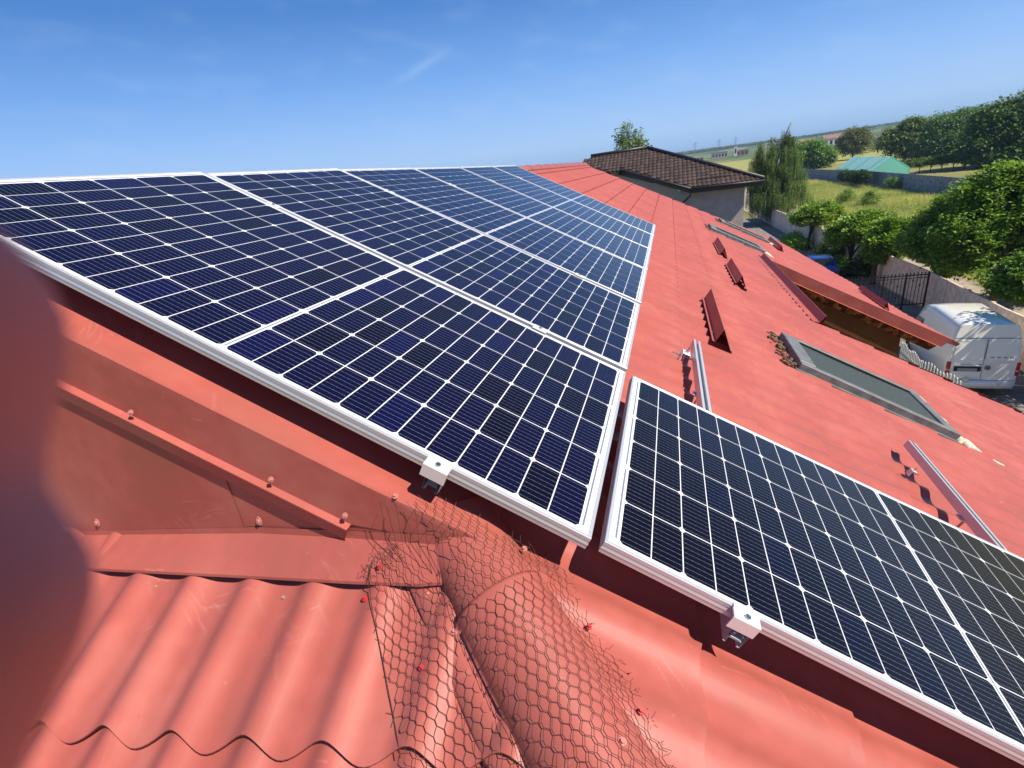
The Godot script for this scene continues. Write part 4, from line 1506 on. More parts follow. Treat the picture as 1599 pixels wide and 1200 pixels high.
func blue_car():
	var t := thing("blue_car", "blue car, only its roof and rear window showing past the roof edge", "car", Vector3(11.15, GROUND, -35.0), "", Basis(Vector3.UP, -0.06))
	var body := Shape.new(true)
	var rings := []
	for e in [[0.0, 0.78, 0.78, 0.74], [-0.05, 0.9, 0.83, 0.78], [-0.55, 1.05, 0.86, 0.6], [-1.1, 1.42, 0.86, 0.58], [-1.5, 1.47, 0.86, 0.58], [-2.3, 1.46, 0.86, 0.57], [-3.1, 0.98, 0.85, 0.7], [-3.9, 0.85, 0.82, 0.7], [-4.15, 0.6, 0.74, 0.65]]:
		var ring := []
		var half := [Vector2(e[2] * 0.9, 0.25), Vector2(e[2], 0.5), Vector2(e[2], minf(0.86, e[1] - 0.02)), Vector2(e[3] + 0.04, e[1] - 0.06), Vector2(e[3] * 0.6, e[1])]
		for q in half:
			ring.append(Vector3(q.x, q.y, e[0]))
		for k in range(half.size() - 1, -1, -1):
			ring.append(Vector3(-half[k].x, half[k].y, e[0]))
		rings.append(ring)
	body.loft(rings, true)
	body.poly(rings[0])
	part(t, "body", body.done(), mats.car_blue)
	var g := Shape.new()
	g.quad(Vector3(-0.5, 1.05, -0.5), Vector3(0.5, 1.05, -0.5), Vector3(0.48, 1.40, -1.02), Vector3(-0.48, 1.40, -1.02))
	part(t, "rear_window", g.done(), mats.dark_glass)
	for x in [-1.0, 1.0]:
		var sg := Shape.new()
		sg.quad(Vector3(0.868 * x, 0.9, -1.0), Vector3(0.64 * x, 1.37, -1.25), Vector3(0.64 * x, 1.37, -2.2), Vector3(0.868 * x, 0.93, -2.8))
		part(t, "side_window", sg.done(), mats.dark_glass)
		for z in [-0.75, -3.3]:
			wheel(t, Vector3(0.76 * x, 0.3, z), 0.3, 0.2)
		var l := Shape.new()
		l.box(Vector3(0.68 * x, 0.72, -0.01), Vector3(0.12, 0, 0), Vector3(0, 0.08, 0), Vector3(0, 0, 0.03), 0.01)
		part(t, "tail_light", l.done(), mats.tail)


# ---------------------------------------------------------------- trees and shrubs

func leaf_cluster(size: float, count: int, spread: float, seed_: int) -> ArrayMesh:
	var r := RandomNumberGenerator.new()
	r.seed = seed_
	var s := Shape.new()
	for k in count:
		var o := Vector3(r.randf_range(-1, 1), r.randf_range(-0.7, 0.7), r.randf_range(-1, 1)) * spread
		var d := Vector3(r.randf_range(-1, 1), r.randf_range(-0.75, 0.35), r.randf_range(-1, 1)).normalized()
		var w := d.cross(Vector3.UP).normalized() * size * 0.3
		var fold := Vector3.UP * size * 0.09
		var tip := o + d * size
		var mid := o + d * size * 0.45
		s.tri(o, mid + w + fold, tip)
		s.tri(o, tip, mid - w + fold)
	return s.done()


# a hanging twig with small leaves on both sides
func weeping_twig(seed_: int) -> ArrayMesh:
	var r := RandomNumberGenerator.new()
	r.seed = seed_
	var s := Shape.new()
	var at := Vector3.ZERO
	for k in 15:
		at += Vector3(r.randf_range(-0.02, 0.035), -0.085, r.randf_range(-0.025, 0.025))
		for m in 2:
			var a := r.randf() * TAU
			var d := Vector3(cos(a), -0.9, sin(a)).normalized() * 0.095
			var w := d.cross(Vector3.UP).normalized() * 0.03
			s.tri(at, at + d * 0.5 + w, at + d)
			s.tri(at, at + d, at + d * 0.5 - w)
	return s.done()


# crown: leaf clusters thrown into ellipsoids [centre, radii, share]; trunk: a list of points; limbs run to each ellipsoid
func tree(called: String, label: String, category: String, base: Vector3, trunk: Array, r0: float, crown: Array, cluster: ArrayMesh, count: int, dark: Color, light: Color, group := "", bark: Material = null, hang := false, seed_ := 1) -> Node3D:
	var t := thing(called, label, category, base, group)
	var r := RandomNumberGenerator.new()
	r.seed = seed_
	if bark == null:
		bark = mats.bark
	if trunk.size() > 1:
		var s := Shape.new(true)
		s.tube(trunk, r0, r0 * 0.62, 8)
		part(t, "trunk", s.done(), bark)
		var lm := Shape.new(true)
		var fork: Vector3 = trunk[trunk.size() - 1]
		for e in crown:
			for k in (3 if hang else 4):
				var goal: Vector3 = e[0] + Vector3(r.randf_range(-0.7, 0.7) * e[1].x, r.randf_range(-0.4, 0.5) * e[1].y, r.randf_range(-0.7, 0.7) * e[1].z)
				var a: Vector3 = trunk[maxi(1, trunk.size() - 1 - (k % 2))]
				var mid: Vector3 = (a + goal) / 2 + Vector3(r.randf_range(-0.1, 0.1), 0.12 * a.distance_to(goal), r.randf_range(-0.1, 0.1))
				lm.tube([a, a.lerp(mid, 0.6), mid, mid.lerp(goal, 0.6), goal], r0 * 0.45, r0 * 0.07, 5)
		part(t, "limb", lm.done(), bark)
	var fn := FastNoiseLite.new()
	fn.seed = seed_ * 7 + 1
	var span: float = crown[0][1].x
	fn.frequency = 1.1 / maxf(span, 0.3)
	var places := []
	var tints := PackedColorArray()
	var total := 0.0
	for e in crown:
		total += e[2]
	for e in crown:
		var n := int(count * e[2] / total)
		var tries := 0
		var made := 0
		while made < n and tries < n * 6:
			tries += 1
			var d := Vector3(r.randfn(), r.randfn(), r.randfn()).normalized()
			var rad := pow(r.randf(), 0.33)
			rad = lerpf(rad, 1.0, 0.35 * r.randf())
			var q: Vector3 = e[0] + d * rad * e[1] * (1.0 + 0.38 * fn.get_noise_3dv(d * span * 1.6 + e[0]))
			var k := fn.get_noise_3dv(q * 1.7)
			if k < -0.1 + r.randf() * 0.12 and rad > 0.3:
				continue
			made += 1
			var sc := r.randf_range(0.7, 1.3)
			var b := Basis.from_euler(Vector3(r.randf_range(-0.5, 0.5), r.randf() * TAU, r.randf_range(-0.5, 0.5)))
			if hang:
				b = Basis(Vector3.UP, r.randf() * TAU)
				sc = r.randf_range(0.6, 1.25)
			places.append(Transform3D(b.scaled(Vector3(sc, sc, sc)), q))
			tints.append(dark.lerp(light, clampf(0.45 + 0.5 * k + r.randf_range(-0.3, 0.3), 0.0, 1.0)))
	var mm := MultiMesh.new()
	mm.transform_format = MultiMesh.TRANSFORM_3D
	mm.use_colors = true
	mm.mesh = cluster
	mm.instance_count = places.size()
	for i in places.size():
		mm.set_instance_transform(i, places[i])
		mm.set_instance_color(i, tints[i])
	var o := MultiMeshInstance3D.new()
	o.name = "crown"
	o.multimesh = mm
	o.material_override = mats.leaf
	t.add_child(o)
	tag(o, "", "", "", "stuff")
	return t


func plants():
	var small := leaf_cluster(0.17, 7, 0.24, 3)
	var broad := leaf_cluster(0.2, 7, 0.26, 4)
	var coarse := leaf_cluster(0.5, 8, 0.7, 5)
	var far := leaf_cluster(0.62, 8, 0.8, 6)
	var twig := weeping_twig(9)
	var g0 := Color(0.065, 0.15, 0.022)
	var g1 := Color(0.27, 0.43, 0.06)
	var y1 := Color(0.37, 0.53, 0.07)
	# the weeping birch by the brown roofed house
	tree("weeping_birch", "tall weeping birch with a pale trunk, beside the brown roofed house", "tree", Vector3(13.2, GROUND, -66.5), [Vector3.ZERO, Vector3(0.1, 2.5, 0), Vector3(0.0, 4.5, 0.1), Vector3(0.35, 6.5, 0), Vector3(0.6, 8.2, 0)], 0.17, [
		[Vector3(0.3, 3.4, 0.3), Vector3(3.3, 2.0, 2.9), 0.34], [Vector3(0.0, 5.4, 0), Vector3(3.1, 1.9, 2.6), 0.36], [Vector3(0.0, 7.2, 0), Vector3(2.5, 1.3, 2.2), 0.2], [Vector3(-1.7, 8.3, 0.3), Vector3(0.6, 0.7, 0.6), 0.012], [Vector3(0.9, 9.3, 0.0), Vector3(0.55, 0.9, 0.55), 0.02], [Vector3(-0.4, 8.8, 0.0), Vector3(0.5, 0.7, 0.5), 0.012], [Vector3(1.6, 8.5, 0.0), Vector3(0.5, 0.7, 0.5), 0.012], [Vector3(1.2, 10.5, 0.0), Vector3(0.25, 0.5, 0.25), 0.003]],
		twig, 8200, Color(0.05, 0.1, 0.028), Color(0.22, 0.31, 0.085), "", mats.birch_bark, true, 11)
	# mushroom shaped trees along the fence
	var grp := "round clipped trees along the yard fence"
	tree("clipped_tree", "flat topped clipped tree with forking trunk, nearest the birch", "tree", Vector3(13.15, GROUND, -48.6), [Vector3.ZERO, Vector3(0.05, 0.9, 0), Vector3(0.2, 1.5, 0)], 0.14, [[Vector3(0.42, 2.55, 0), Vector3(2.0, 0.75, 1.9), 1.0], [Vector3(0.6, 3.0, 0.2), Vector3(1.4, 0.6, 1.4), 0.5]], broad, 2600, g0, y1, grp, null, false, 21)
	tree("clipped_tree", "wide clipped tree with a single dark trunk before the fence, second from the birch", "tree", Vector3(13.25, GROUND, -37.8), [Vector3.ZERO, Vector3(0.03, 1.0, 0), Vector3(0.12, 1.9, 0)], 0.15, [[Vector3(0.3, 2.75, 0), Vector3(1.75, 0.8, 1.7), 1.0], [Vector3(0.7, 3.25, 0.2), Vector3(1.4, 0.62, 1.3), 0.6], [Vector3(-0.5, 2.5, 0.1), Vector3(1.0, 0.6, 1.0), 0.3]], broad, 3000, g0, y1, grp, null, false, 22)
	tree("clipped_tree", "clipped tree with a drooping lower clump and a reddish trunk, by the iron gate", "tree", Vector3(13.55, GROUND, -34.2), [Vector3.ZERO, Vector3(0.0, 1.0, 0), Vector3(0.1, 1.8, 0)], 0.16, [[Vector3(0.35, 2.3, 0.0), Vector3(1.05, 0.95, 1.0), 0.8], [Vector3(0.75, 3.0, -0.4), Vector3(1.2, 0.7, 1.1), 0.7]], broad, 2300, g0, y1, grp, null, false, 23)
	# the large leafy trees at the right
	tree("leafy_tree", "large bright green tree behind the iron gate and the van", "tree", Vector3(14.9, GROUND, -29.6), [Vector3.ZERO, Vector3(0.1, 1.0, 0), Vector3(0.2, 1.9, -0.2)], 0.2, [[Vector3(0.7, 3.2, -1.0), Vector3(1.9, 1.5, 1.7), 1.0], [Vector3(0.5, 2.4, 0.6), Vector3(1.4, 0.8, 1.3), 0.4], [Vector3(-0.3, 2.9, -1.8), Vector3(1.1, 0.8, 1.1), 0.25], [Vector3(1.0, 4.5, -1.2), Vector3(1.2, 0.9, 1.2), 0.3]], small, 6500, g0, y1, "large trees over the right end of the fence", null, false, 24)
	tree("leafy_tree", "tallest bright green tree at the right edge, above the van", "tree", Vector3(16.3, GROUND, -27.6), [Vector3.ZERO, Vector3(0.1, 1.2, 0), Vector3(0.2, 2.2, -0.2)], 0.22, [[Vector3(0.5, 4.1, -1.7), Vector3(2.2, 2.2, 2.0), 1.0], [Vector3(-0.9, 3.4, -1.0), Vector3(1.5, 1.4, 1.4), 0.45], [Vector3(2.2, 3.6, -1.0), Vector3(2.0, 2.2, 1.8), 0.7], [Vector3(0.6, 5.5, -1.6), Vector3(1.5, 1.0, 1.3), 0.3]], small, 8500, g0, y1, "large trees over the right end of the fence", null, false, 25)
	tree("leafy_tree", "low dark leaved tree overhanging the roof of the van", "tree", Vector3(15.2, GROUND, -22.6), [Vector3.ZERO, Vector3(0.0, 0.9, 0), Vector3(0.1, 1.6, -0.2)], 0.16, [[Vector3(0.7, 2.5, -1.4), Vector3(1.7, 1.0, 1.5), 1.0], [Vector3(1.2, 2.0, 0.8), Vector3(1.5, 0.8, 1.2), 0.5], [Vector3(2.4, 2.6, 0.2), Vector3(1.6, 1.2, 1.5), 0.5]], small, 5200, g0, g1, "large trees over the right end of the fence", null, false, 26)
	tree("leafy_tree", "thin tree beside the van that throws dappled shade on it", "tree", Vector3(15.6, GROUND, -16.6), [Vector3.ZERO, Vector3(0.0, 1.6, 0), Vector3(0.0, 3.6, -0.2)], 0.14, [[Vector3(-0.4, 5.2, -0.6), Vector3(1.5, 1.4, 1.7), 1.0]], small, 620, g0, g1, "large trees over the right end of the fence", null, false, 27)
	# shrubs in the yard
	for q in [["bright green shrub at the edge of the red roof, left of the blue car", Vector3(12.0, GROUND, -48.4), Vector3(1.1, 0.75, 1.3), 500, g1, y1], ["bright green shrub at the roof edge, right of the blue car", Vector3(12.3, GROUND, -37.0), Vector3(0.75, 0.7, 0.7), 300, g1, y1], ["dark shrub against the fence beside the blue car", Vector3(13.0, GROUND, -41.3), Vector3(0.9, 1.1, 1.2), 600, g0, Color(0.07, 0.11, 0.03)], ["low dark shrub between the two clipped trunks", Vector3(13.6, GROUND, -36.3), Vector3(0.8, 0.8, 1.0), 420, g0, Color(0.08, 0.1, 0.035)]]:
		tree("shrub", q[0], "shrub", q[1], [], 0.1, [[Vector3(0, q[2].y * 0.8, 0), q[2], 1.0]], small, q[3], q[4], q[5], "shrubs in the yard", null, false, int(-q[1].z))
	# saplings in the meadow
	for q in [["dark spreading bush standing alone in the meadow", Vector3(24.7, GROUND, -81.8), Vector3(1.1, 0.7, 1.1), 260], ["pale green sapling in the middle of the meadow, nearest the fence", Vector3(25.4, GROUND, -75.0), Vector3(1.2, 0.9, 1.0), 330], ["leafy sapling close to the grey wall", Vector3(33.6, GROUND, -93.0), Vector3(1.3, 0.9, 1.2), 340]]:
		tree("sapling", q[0], "bush", q[1], [Vector3.ZERO, Vector3(0, 0.4, 0)], 0.05, [[Vector3(0, 0.8, 0), q[2], 1.0], [Vector3(0.1, 1.5, 0), q[2] * 0.55, 0.3]], small, q[3], g0, g1, "bushes in the meadow", null, false, int(-q[1].z) + 3)
	# creeper over the grey wall
	var cr := tree("wall_creeper", "dark creeper hanging over the grey concrete wall", "creeper", Vector3(33.3, GROUND, -112.0), [], 0.1, [[Vector3(0, 1.3, 0), Vector3(0.7, 1.2, 9.0), 1.0], [Vector3(0.2, 1.9, 7.0), Vector3(0.7, 0.8, 5.0), 0.6]], broad, 1500, Color(0.015, 0.04, 0.012), Color(0.06, 0.11, 0.03), "", null, false, 51)
	cr.rotation.y = -0.05
	# trees beyond the wall
	var far_grp := "trees beyond the grey wall"
	for q in [
		["bright bushy tree between the birch and the greenhouse", Vector3(43.5, GROUND, -193.0), [[Vector3(0, 4.2, 0), Vector3(5.6, 3.8, 5), 1.0], [Vector3(3.5, 3.0, 2), Vector3(3.5, 2.8, 3), 0.4]], 2600, g0, g1],
		["olive green tree on the skyline right of the white building", Vector3(66.0, GROUND, -230.0), [[Vector3(0, 6.0, 0), Vector3(5.4, 4.4, 5), 1.0]], 1200, Color(0.09, 0.11, 0.035), Color(0.26, 0.28, 0.1)],
		["dense green tree right behind the greenhouse", Vector3(64.5, GROUND, -178.0), [[Vector3(0, 5.6, 0), Vector3(6.6, 4.6, 5), 1.0], [Vector3(3.0, 3.0, 2), Vector3(6.0, 3.0, 4), 0.5], [Vector3(0.5, 8.6, 0), Vector3(2.6, 2.0, 2.5), 0.25]], 2500, Color(0.07, 0.115, 0.03), Color(0.26, 0.34, 0.09)],
		["broad dark tree above the row of clipped orchard trees", Vector3(64.8, GROUND, -153.0), [[Vector3(0, 5.4, 0), Vector3(7.4, 5.2, 6), 1.0], [Vector3(4.0, 7.4, -3), Vector3(4.5, 3.4, 4), 0.4], [Vector3(-3.0, 3.4, 4), Vector3(4.0, 3.2, 4), 0.4]], 2900, Color(0.045, 0.1, 0.035), Color(0.19, 0.31, 0.1)],
		["tall shady tree at the right edge, highest of the distant ones", Vector3(60.5, GROUND, -123.0), [[Vector3(0, 5.8, 0), Vector3(6.8, 4.6, 6), 1.0], [Vector3(4.5, 8.2, 1.0), Vector3(5.2, 4.0, 5), 0.6], [Vector3(-1.5, 3.0, 3.0), Vector3(6.5, 3.0, 4), 0.5], [Vector3(7.5, 6.0, 2), Vector3(5, 5, 5), 0.5]], 5200, Color(0.04, 0.085, 0.02), Color(0.16, 0.26, 0.055)]]:
		tree("distant_tree", q[0], "tree", q[1], [Vector3.ZERO, Vector3(0.1, 2.0, 0), Vector3(0, 3.2, 0)], 0.35, q[2], far, q[3], q[4], q[5], far_grp, null, false, int(-q[1].z) + 5)
	tree("poplar", "lone tree top showing above the brown tiled roof", "tree", Vector3(-2.9, GROUND, -70.0), [Vector3.ZERO, Vector3(0, 4, 0), Vector3(0.1, 8.5, 0)], 0.25, [[Vector3(0.2, 10.0, 0), Vector3(1.9, 1.8, 1.8), 1.0], [Vector3(-0.6, 11.4, 0), Vector3(0.8, 1.3, 0.8), 0.3], [Vector3(1.0, 11.0, 0), Vector3(0.7, 1.1, 0.7), 0.2], [Vector3(-0.1, 12.2, 0), Vector3(0.35, 0.9, 0.35), 0.1]], leaf_cluster(0.34, 7, 0.45, 12), 330, Color(0.09, 0.15, 0.05), Color(0.3, 0.38, 0.15), "", null, false, 71)
	# the clipped orchard row
	var names := ["leftmost of the small clipped orchard trees, beside the greenhouse", "second small clipped orchard tree from the greenhouse", "third small clipped orchard tree from the greenhouse", "fourth small clipped orchard tree from the greenhouse", "fifth small clipped orchard tree from the greenhouse", "rightmost of the small clipped orchard trees"]
	for k in 6:
		tree("orchard_tree", names[k], "tree", Vector3(46.0 + 1.8 * k, GROUND, -122.6), [Vector3.ZERO, Vector3(0, 0.6, 0), Vector3(0.05, 1.2, 0)], 0.1, [[Vector3(0, 2.0, 0), Vector3(1.25, 0.85, 1.2), 1.0]], broad, 320, Color(0.05, 0.1, 0.02), Color(0.2, 0.3, 0.06), "small clipped orchard trees behind the grey wall", null, false, 80 + k)
	# far woods on the hills, too far to count
	var wood := leaf_cluster(9.0, 9, 8.0, 91)
	var mm := MultiMesh.new()
	mm.transform_format = MultiMesh.TRANSFORM_3D
	mm.use_colors = true
	mm.mesh = wood
	var n := 5600
	mm.instance_count = n
	var r := RandomNumberGenerator.new()
	r.seed = 92
	for i in n:
		var az := deg_to_rad(-4.0 + 46.0 * r.randf())
		var band := r.randi() % 3
		var rad: float = [r.randf_range(560, 760), r.randf_range(1300, 1500), r.randf_range(1950, 2250)][band]
		if i % 4 == 0:
			az = deg_to_rad(12.0 + 30.0 * r.randf())
			band = 3
			rad = r.randf_range(300, 520) if az > 0.27 else r.randf_range(330, 620) + 300.0 * float(az < 0.23)
		if band == 0 and (az < 0.14 or sin(az * 31.0) < 0.1):
			rad = r.randf_range(2000, 2250)
		var lift := smoothstep(500.0, 1900.0, rad) * (19.0 + 17.0 * smoothstep(0.1, 0.75, az)) * smoothstep(-0.14, 0.03, az)
		var sc := r.randf_range(0.6, 1.1) * (0.5 if rad < 900.0 else 1.0)
		mm.set_instance_transform(i, Transform3D(Basis(Vector3.UP, r.randf() * TAU).scaled(Vector3(sc, sc * 0.8, sc)), Vector3(2 + sin(az) * rad, GROUND + lift + 2.0 * sc, 1 - cos(az) * rad)))
		mm.set_instance_color(i, Color(0.03, 0.06, 0.025).lerp(Color(0.09, 0.13, 0.05), r.randf()))
	var o := MultiMeshInstance3D.new()
	o.name = "far_woods"
	o.multimesh = mm
	o.material_override = mats.leaf
	add_child(o)
	tag(o, "dark belts of far woods along the hills on the horizon", "woods", "", "stuff")


# ---------------------------------------------------------------- greenhouse, far buildings, pylons

func far_things():
	# greenhouse of green film, its ridge along z
	var t := thing("greenhouse", "pale green film greenhouse with a pitched roof behind the grey wall", "greenhouse", Vector3(39.6, GROUND, -112.5), "", Basis(Vector3.UP, -0.03))
	var w := 2.9
	var l := 24.0
	var prof := [Vector2(-w, 0), Vector2(-w, 1.9), Vector2(0, 4.0), Vector2(w, 1.9), Vector2(w, 0)]
	for k in 12:
		for j in 4:
			var s := Shape.new()
			var z0 := -l * k / 12.0 - 0.03
			var z1 := -l * (k + 1) / 12.0 + 0.03
			s.quad(Vector3(prof[j].x, prof[j].y, z0), Vector3(prof[j + 1].x, prof[j + 1].y, z0), Vector3(prof[j + 1].x, prof[j + 1].y, z1), Vector3(prof[j].x, prof[j].y, z1))
			part(t, "film_panel", s.done(), mats.film_pale if (k * 5 + j * 3) % 4 != 0 else mats.film)
	for z in [0.0, -l]:
		var e := Shape.new()
		e.poly(prof.map(func(q): return Vector3(q.x, q.y, z)))
		part(t, "end_film", e.done(), mats.film)
	var ribs := Shape.new()
	for k in 13:
		var z := -l * k / 12.0
		for j in 4:
			ribs.bar(Vector3(prof[j].x * 1.01, prof[j].y + 0.02, z), Vector3(prof[j + 1].x * 1.01, prof[j + 1].y + 0.02, z), 0.06, 0.06)
	part(t, "hoop", ribs.done(), mats.film)
	var b := thing("blue_barrel", "bright blue barrel at the corner of the greenhouse", "barrel", Vector3(43.2, GROUND, -117.5))
	var bs := Shape.new(true)
	var rings := []
	for e in [[0.0, 0.0], [0.0, 0.42], [0.1, 0.45], [0.9, 0.5], [1.9, 0.45], [2.1, 0.42], [2.1, 0.0]]:
		var ring := []
		for k in 14:
			ring.append(Vector3(cos(TAU * k / 14.0) * e[1], e[0], sin(TAU * k / 14.0) * e[1]))
		rings.append(ring)
	bs.loft(rings)
	part(b, "drum", bs.done(), mats.barrel)
	# farm buildings far behind the birch
	for q in [["long grey shell of a farm building far behind the birch", Vector3(58, GROUND, -700), Vector3(17, 7.5, 9), mats.far_wall, 5], ["narrow pale tower building on the far field", Vector3(76, GROUND, -706), Vector3(3.4, 12.0, 4), mats.far_white, 1], ["low brown shed right of the pale tower on the far field", Vector3(84, GROUND, -712), Vector3(13, 7.0, 8), mats.far_roof, 3], ["low grey shed at the left end of the far field", Vector3(34, GROUND, -690), Vector3(12, 4.5, 8), mats.far_wall, 3]]:
		far_building(q[0], q[1], q[2], q[3], q[4], false)
	far_building("white house on the skyline above the bushy tree", Vector3(146, GROUND, -575), Vector3(20, 7.6, 10), mats.far_white, 5, true)
	far_building("pale house with a reddish roof left of the white skyline house", Vector3(126, GROUND, -590), Vector3(12, 6.4, 9), mats.far_wall, 3, true)
	for q in [["leftmost lattice power pylon on the horizon", Vector3(64, 0, -1500)], ["middle lattice power pylon on the horizon", Vector3(121, 0, -1510)], ["right lattice power pylon on the horizon, nearest the birch", Vector3(160, 0, -1515)]]:
		pylon(q[0], q[1])


func far_building(label: String, at: Vector3, size: Vector3, m: Material, windows: int, pitched: bool):
	var t := thing("far_building", label, "building", at, "far buildings")
	var s := Shape.new()
	s.box(Vector3(0, size.y / 2, 0), Vector3(size.x / 2, 0, 0), Vector3(0, size.y / 2, 0), Vector3(0, 0, size.z / 2))
	part(t, "wall", s.done(), m)
	var r := Shape.new()
	if pitched:
		r.push([Vector3(-size.x / 2 - 0.5, size.y, size.z / 2 + 0.5), Vector3(-size.x / 2 - 0.5, size.y + 3.0, 0), Vector3(-size.x / 2 - 0.5, size.y, -size.z / 2 - 0.5)], Vector3(size.x + 1.0, 0, 0))
	else:
		r.box(Vector3(0, size.y + 0.2, 0), Vector3(size.x / 2 + 0.3, 0, 0), Vector3(0, 0.2, 0), Vector3(0, 0, size.z / 2 + 0.3))
	part(t, "roof", r.done(), mats.far_roof if pitched else mats.far_wall)
	for k in windows:
		var w := Shape.new()
		w.box(Vector3(lerpf(-size.x / 2, size.x / 2, (k + 0.5) / windows), size.y * 0.55, size.z / 2 + 0.02), Vector3(size.x / windows * 0.28, 0, 0), Vector3(0, size.y * 0.22, 0), Vector3(0, 0, 0.03))
		part(t, "window", w.done(), mats.dark_glass)


func pylon(label: String, at: Vector3):
	var t := thing("power_pylon", label, "pylon", at, "power pylons on the horizon")
	var s := Shape.new()
	var h := 29.0
	for a in [-1.0, 1.0]:
		for b in [-1.0, 1.0]:
			s.bar(Vector3(a * 2.6, -6, b * 2.6), Vector3(a * 0.5, h, b * 0.5), 0.4, 0.4)
	for k in 7:
		var y0 := h * k / 7.0
		var y1 := h * (k + 1) / 7.0
		var w0 := lerpf(2.6, 0.5, k / 7.0)
		var w1 := lerpf(2.6, 0.5, (k + 1) / 7.0)
		s.bar(Vector3(-w0, y0, w0), Vector3(w1, y1, w1), 0.25, 0.25)
		s.bar(Vector3(w0, y0, w0), Vector3(-w1, y1, w1), 0.25, 0.25)
	part(t, "lattice_mast", s.done(), mats.steel)
	for y in [20.0, 24.5]:
		var c := Shape.new()
		c.bar(Vector3(-6.5, y, 0), Vector3(6.5, y, 0), 0.5, 0.5)
		c.bar(Vector3(-6.5, y, 0), Vector3(0, y + 1.8, 0), 0.25, 0.25)
		c.bar(Vector3(6.5, y, 0), Vector3(0, y + 1.8, 0), 0.25, 0.25)
		part(t, "cross_arm", c.done(), mats.steel)


# ---------------------------------------------------------------- the hand that holds the phone

# surface nets over tapered capsules [a, b, ra, rb] joined with a smooth minimum
func skin_mesh(bones: Array, cell: float, blend: float) -> ArrayMesh:
	var lo := Vector3.ONE * 1e9
	var hi := -lo
	for b in bones:
		for q in [b[0], b[1]]:
			var r := maxf(b[2], b[3]) + cell * 2.5
			lo = lo.min(q - Vector3.ONE * r)
			hi = hi.max(q + Vector3.ONE * r)
	var n := Vector3i(((hi - lo) / cell).ceil()) + Vector3i.ONE
	var f := PackedFloat32Array()
	f.resize(n.x * n.y * n.z)
	f.fill(1.0)
	for b in bones:
		var a: Vector3 = b[0]
		var d: Vector3 = b[1] - a
		var dd := maxf(d.length_squared(), 1e-9)
		var reach := maxf(b[2], b[3]) + blend + cell * 2.0
		var l: Vector3 = (a.min(b[1]) - Vector3.ONE * reach - lo) / cell
		var h: Vector3 = (a.max(b[1]) + Vector3.ONE * reach - lo) / cell
		for z in range(maxi(0, int(l.z)), mini(n.z, int(h.z) + 2)):
			for y in range(maxi(0, int(l.y)), mini(n.y, int(h.y) + 2)):
				for x in range(maxi(0, int(l.x)), mini(n.x, int(h.x) + 2)):
					var q := lo + Vector3(x, y, z) * cell
					var t := clampf((q - a).dot(d) / dd, 0.0, 1.0)
					var v := q.distance_to(a + d * t) - lerpf(b[2], b[3], t)
					var i := x + n.x * (y + n.y * z)
					var o := f[i]
					var k := maxf(blend - absf(o - v), 0.0) / blend
					f[i] = minf(o, v) - k * k * blend * 0.25
	var vs := PackedVector3Array()
	var ix := PackedInt32Array()
	var id := PackedInt32Array()
	id.resize(n.x * n.y * n.z)
	id.fill(-1)
	var step := [1, n.x, n.x * n.y]
	var corner := []
	for k in 8:
		corner.append(Vector3(k & 1, (k >> 1) & 1, k >> 2))
	for z in n.z - 1:
		for y in n.y - 1:
			for x in n.x - 1:
				var i := x + n.x * (y + n.y * z)
				var sum := Vector3.ZERO
				var cnt := 0
				var first := f[i] < 0.0
				var mixed := false
				for k in range(1, 8):
					if (f[i + (k & 1) + ((k >> 1) & 1) * step[1] + (k >> 2) * step[2]] < 0.0) != first:
						mixed = true
						break
				if not mixed:
					continue
				for k in 8:
					var va := f[i + (k & 1) + ((k >> 1) & 1) * step[1] + (k >> 2) * step[2]]
					for ax in 3:
						if (k >> ax) & 1:
							continue
						var m := k | (1 << ax)
						var vb := f[i + (m & 1) + ((m >> 1) & 1) * step[1] + (m >> 2) * step[2]]
						if (va < 0.0) != (vb < 0.0):
							sum += corner[k].lerp(corner[m], va / (va - vb))
							cnt += 1
				id[i] = vs.size()
				vs.append(lo + (Vector3(x, y, z) + sum / cnt) * cell)
	for z in range(1, n.z - 1):
		for y in range(1, n.y - 1):
			for x in range(1, n.x - 1):
				var i := x + n.x * (y + n.y * z)
				for ax in 3:
					if (f[i] < 0.0) == (f[i + step[ax]] < 0.0):
						continue
					var s1: int = step[(ax + 1) % 3]
					var s2: int = step[(ax + 2) % 3]
					var q := [id[i], id[i - s1], id[i - s1 - s2], id[i - s2]]
					if q.min() < 0:
						continue
					if f[i] < 0.0:
						ix.append_array([q[0], q[2], q[1], q[0], q[3], q[2]])
					else:
						ix.append_array([q[0], q[1], q[2], q[0], q[2], q[3]])
	var st := SurfaceTool.new()
	st.begin(Mesh.PRIMITIVE_TRIANGLES)
	st.set_smooth_group(0)
	for v in vs:
		st.add_vertex(v)
	for k in ix:
		st.add_index(k)
	st.generate_normals()
	return st.commit()


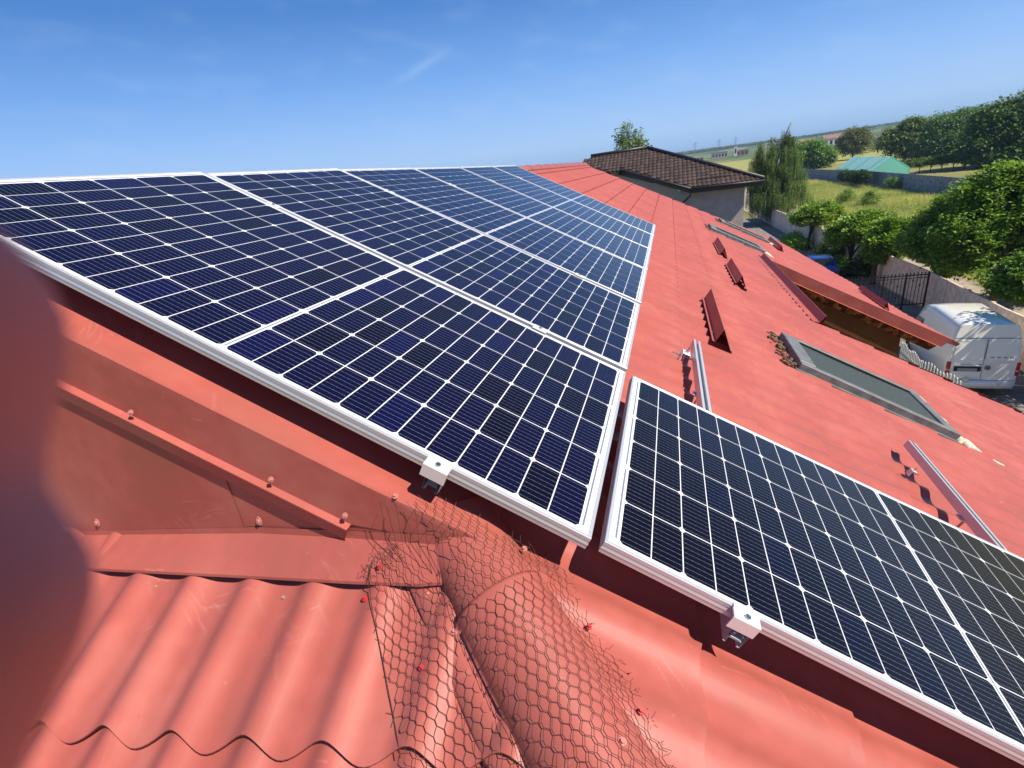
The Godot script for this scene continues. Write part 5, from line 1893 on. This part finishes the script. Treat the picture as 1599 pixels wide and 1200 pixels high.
func hand_and_phone():
	# both stand where the picture was taken from: the phone behind the lens, the fingertips just in front of its left end
	var b := Basis(Vector3(0.95510694, -0.1166609, -0.27232513), Vector3(0.00102997, 0.92050794, -0.39072249), Vector3(0.29625948, 0.37290127, 0.87930368)).orthonormalized()
	var at := Vector3(1.94127532, -0.17284466, 0.92402359)
	var ph := thing("phone", "phone that takes the picture, held just behind the lens", "phone", at, "", b)
	var s := Shape.new()
	s.box(Vector3(0.03, 0.0, 0.022), Vector3(0.09, 0, 0), Vector3(0, 0.075, 0), Vector3(0, 0, 0.004), 0.003)
	part(ph, "case", s.done(), mat(0.42, 0.3, 0.28, 0.7))
	var hand := thing("hand", "blurred fingertips of the hand holding the camera, at the left edge", "hand", at, "", b)
	# local metres, -z is the viewing direction
	var z := -0.036
	var bones := [
		# index finger: tip, end joint, middle joint, knuckle
		[Vector3(-0.0472, 0.0032, z), Vector3(-0.0622, 0.001, z + 0.002), 0.0112, 0.0108], [Vector3(-0.0622, 0.001, z + 0.002), Vector3(-0.0862, -0.003, z + 0.010), 0.0108, 0.0106], [Vector3(-0.0862, -0.003, z + 0.010), Vector3(-0.1142, -0.018, z + 0.032), 0.0094, 0.0105],
		[Vector3(-0.0472, 0.0032, z), Vector3(-0.0475, -0.013, z + 0.001), 0.0112, 0.0106],
		# middle finger
		[Vector3(-0.0389, -0.0158, z), Vector3(-0.0467, -0.034, z + 0.003), 0.0079, 0.0086], [Vector3(-0.0467, -0.034, z + 0.003), Vector3(-0.0742, -0.047, z + 0.012), 0.0086, 0.0094], [Vector3(-0.0742, -0.047, z + 0.012), Vector3(-0.1122, -0.04, z + 0.034), 0.0094, 0.0106],
		# ring and little finger, folded below
		[Vector3(-0.0622, -0.062, z + 0.012), Vector3(-0.0822, -0.068, z + 0.016), 0.0078, 0.0086], [Vector3(-0.0822, -0.068, z + 0.016), Vector3(-0.1122, -0.06, z + 0.036), 0.0086, 0.0102],
		[Vector3(-0.0702, -0.082, z + 0.02), Vector3(-0.0882, -0.086, z + 0.024), 0.0068, 0.0074], [Vector3(-0.0882, -0.086, z + 0.024), Vector3(-0.1142, -0.078, z + 0.04), 0.0074, 0.0092],
		# palm
		[Vector3(-0.1142, -0.018, z + 0.032), Vector3(-0.1442, -0.05, z + 0.075), 0.0115, 0.02], [Vector3(-0.1122, -0.04, z + 0.034), Vector3(-0.1442, -0.056, z + 0.075), 0.0115, 0.02], [Vector3(-0.1122, -0.06, z + 0.036), Vector3(-0.1462, -0.064, z + 0.075), 0.011, 0.02], [Vector3(-0.1142, -0.078, z + 0.04), Vector3(-0.1482, -0.074, z + 0.078), 0.010, 0.019],
		# thumb behind the phone
		[Vector3(-0.1442, -0.046, z + 0.078), Vector3(-0.1222, -0.028, z + 0.082), 0.015, 0.0125], [Vector3(-0.1222, -0.028, z + 0.082), Vector3(-0.0902, -0.022, z + 0.072), 0.0118, 0.0105], [Vector3(-0.0902, -0.022, z + 0.072), Vector3(-0.0702, -0.02, z + 0.062), 0.0105, 0.0085],
		# wrist
		[Vector3(-0.1462, -0.06, z + 0.078), Vector3(-0.1862, -0.11, z + 0.15), 0.024, 0.027]]
	part(hand, "skin", skin_mesh(bones, 0.003, 0.004), mats.skin)
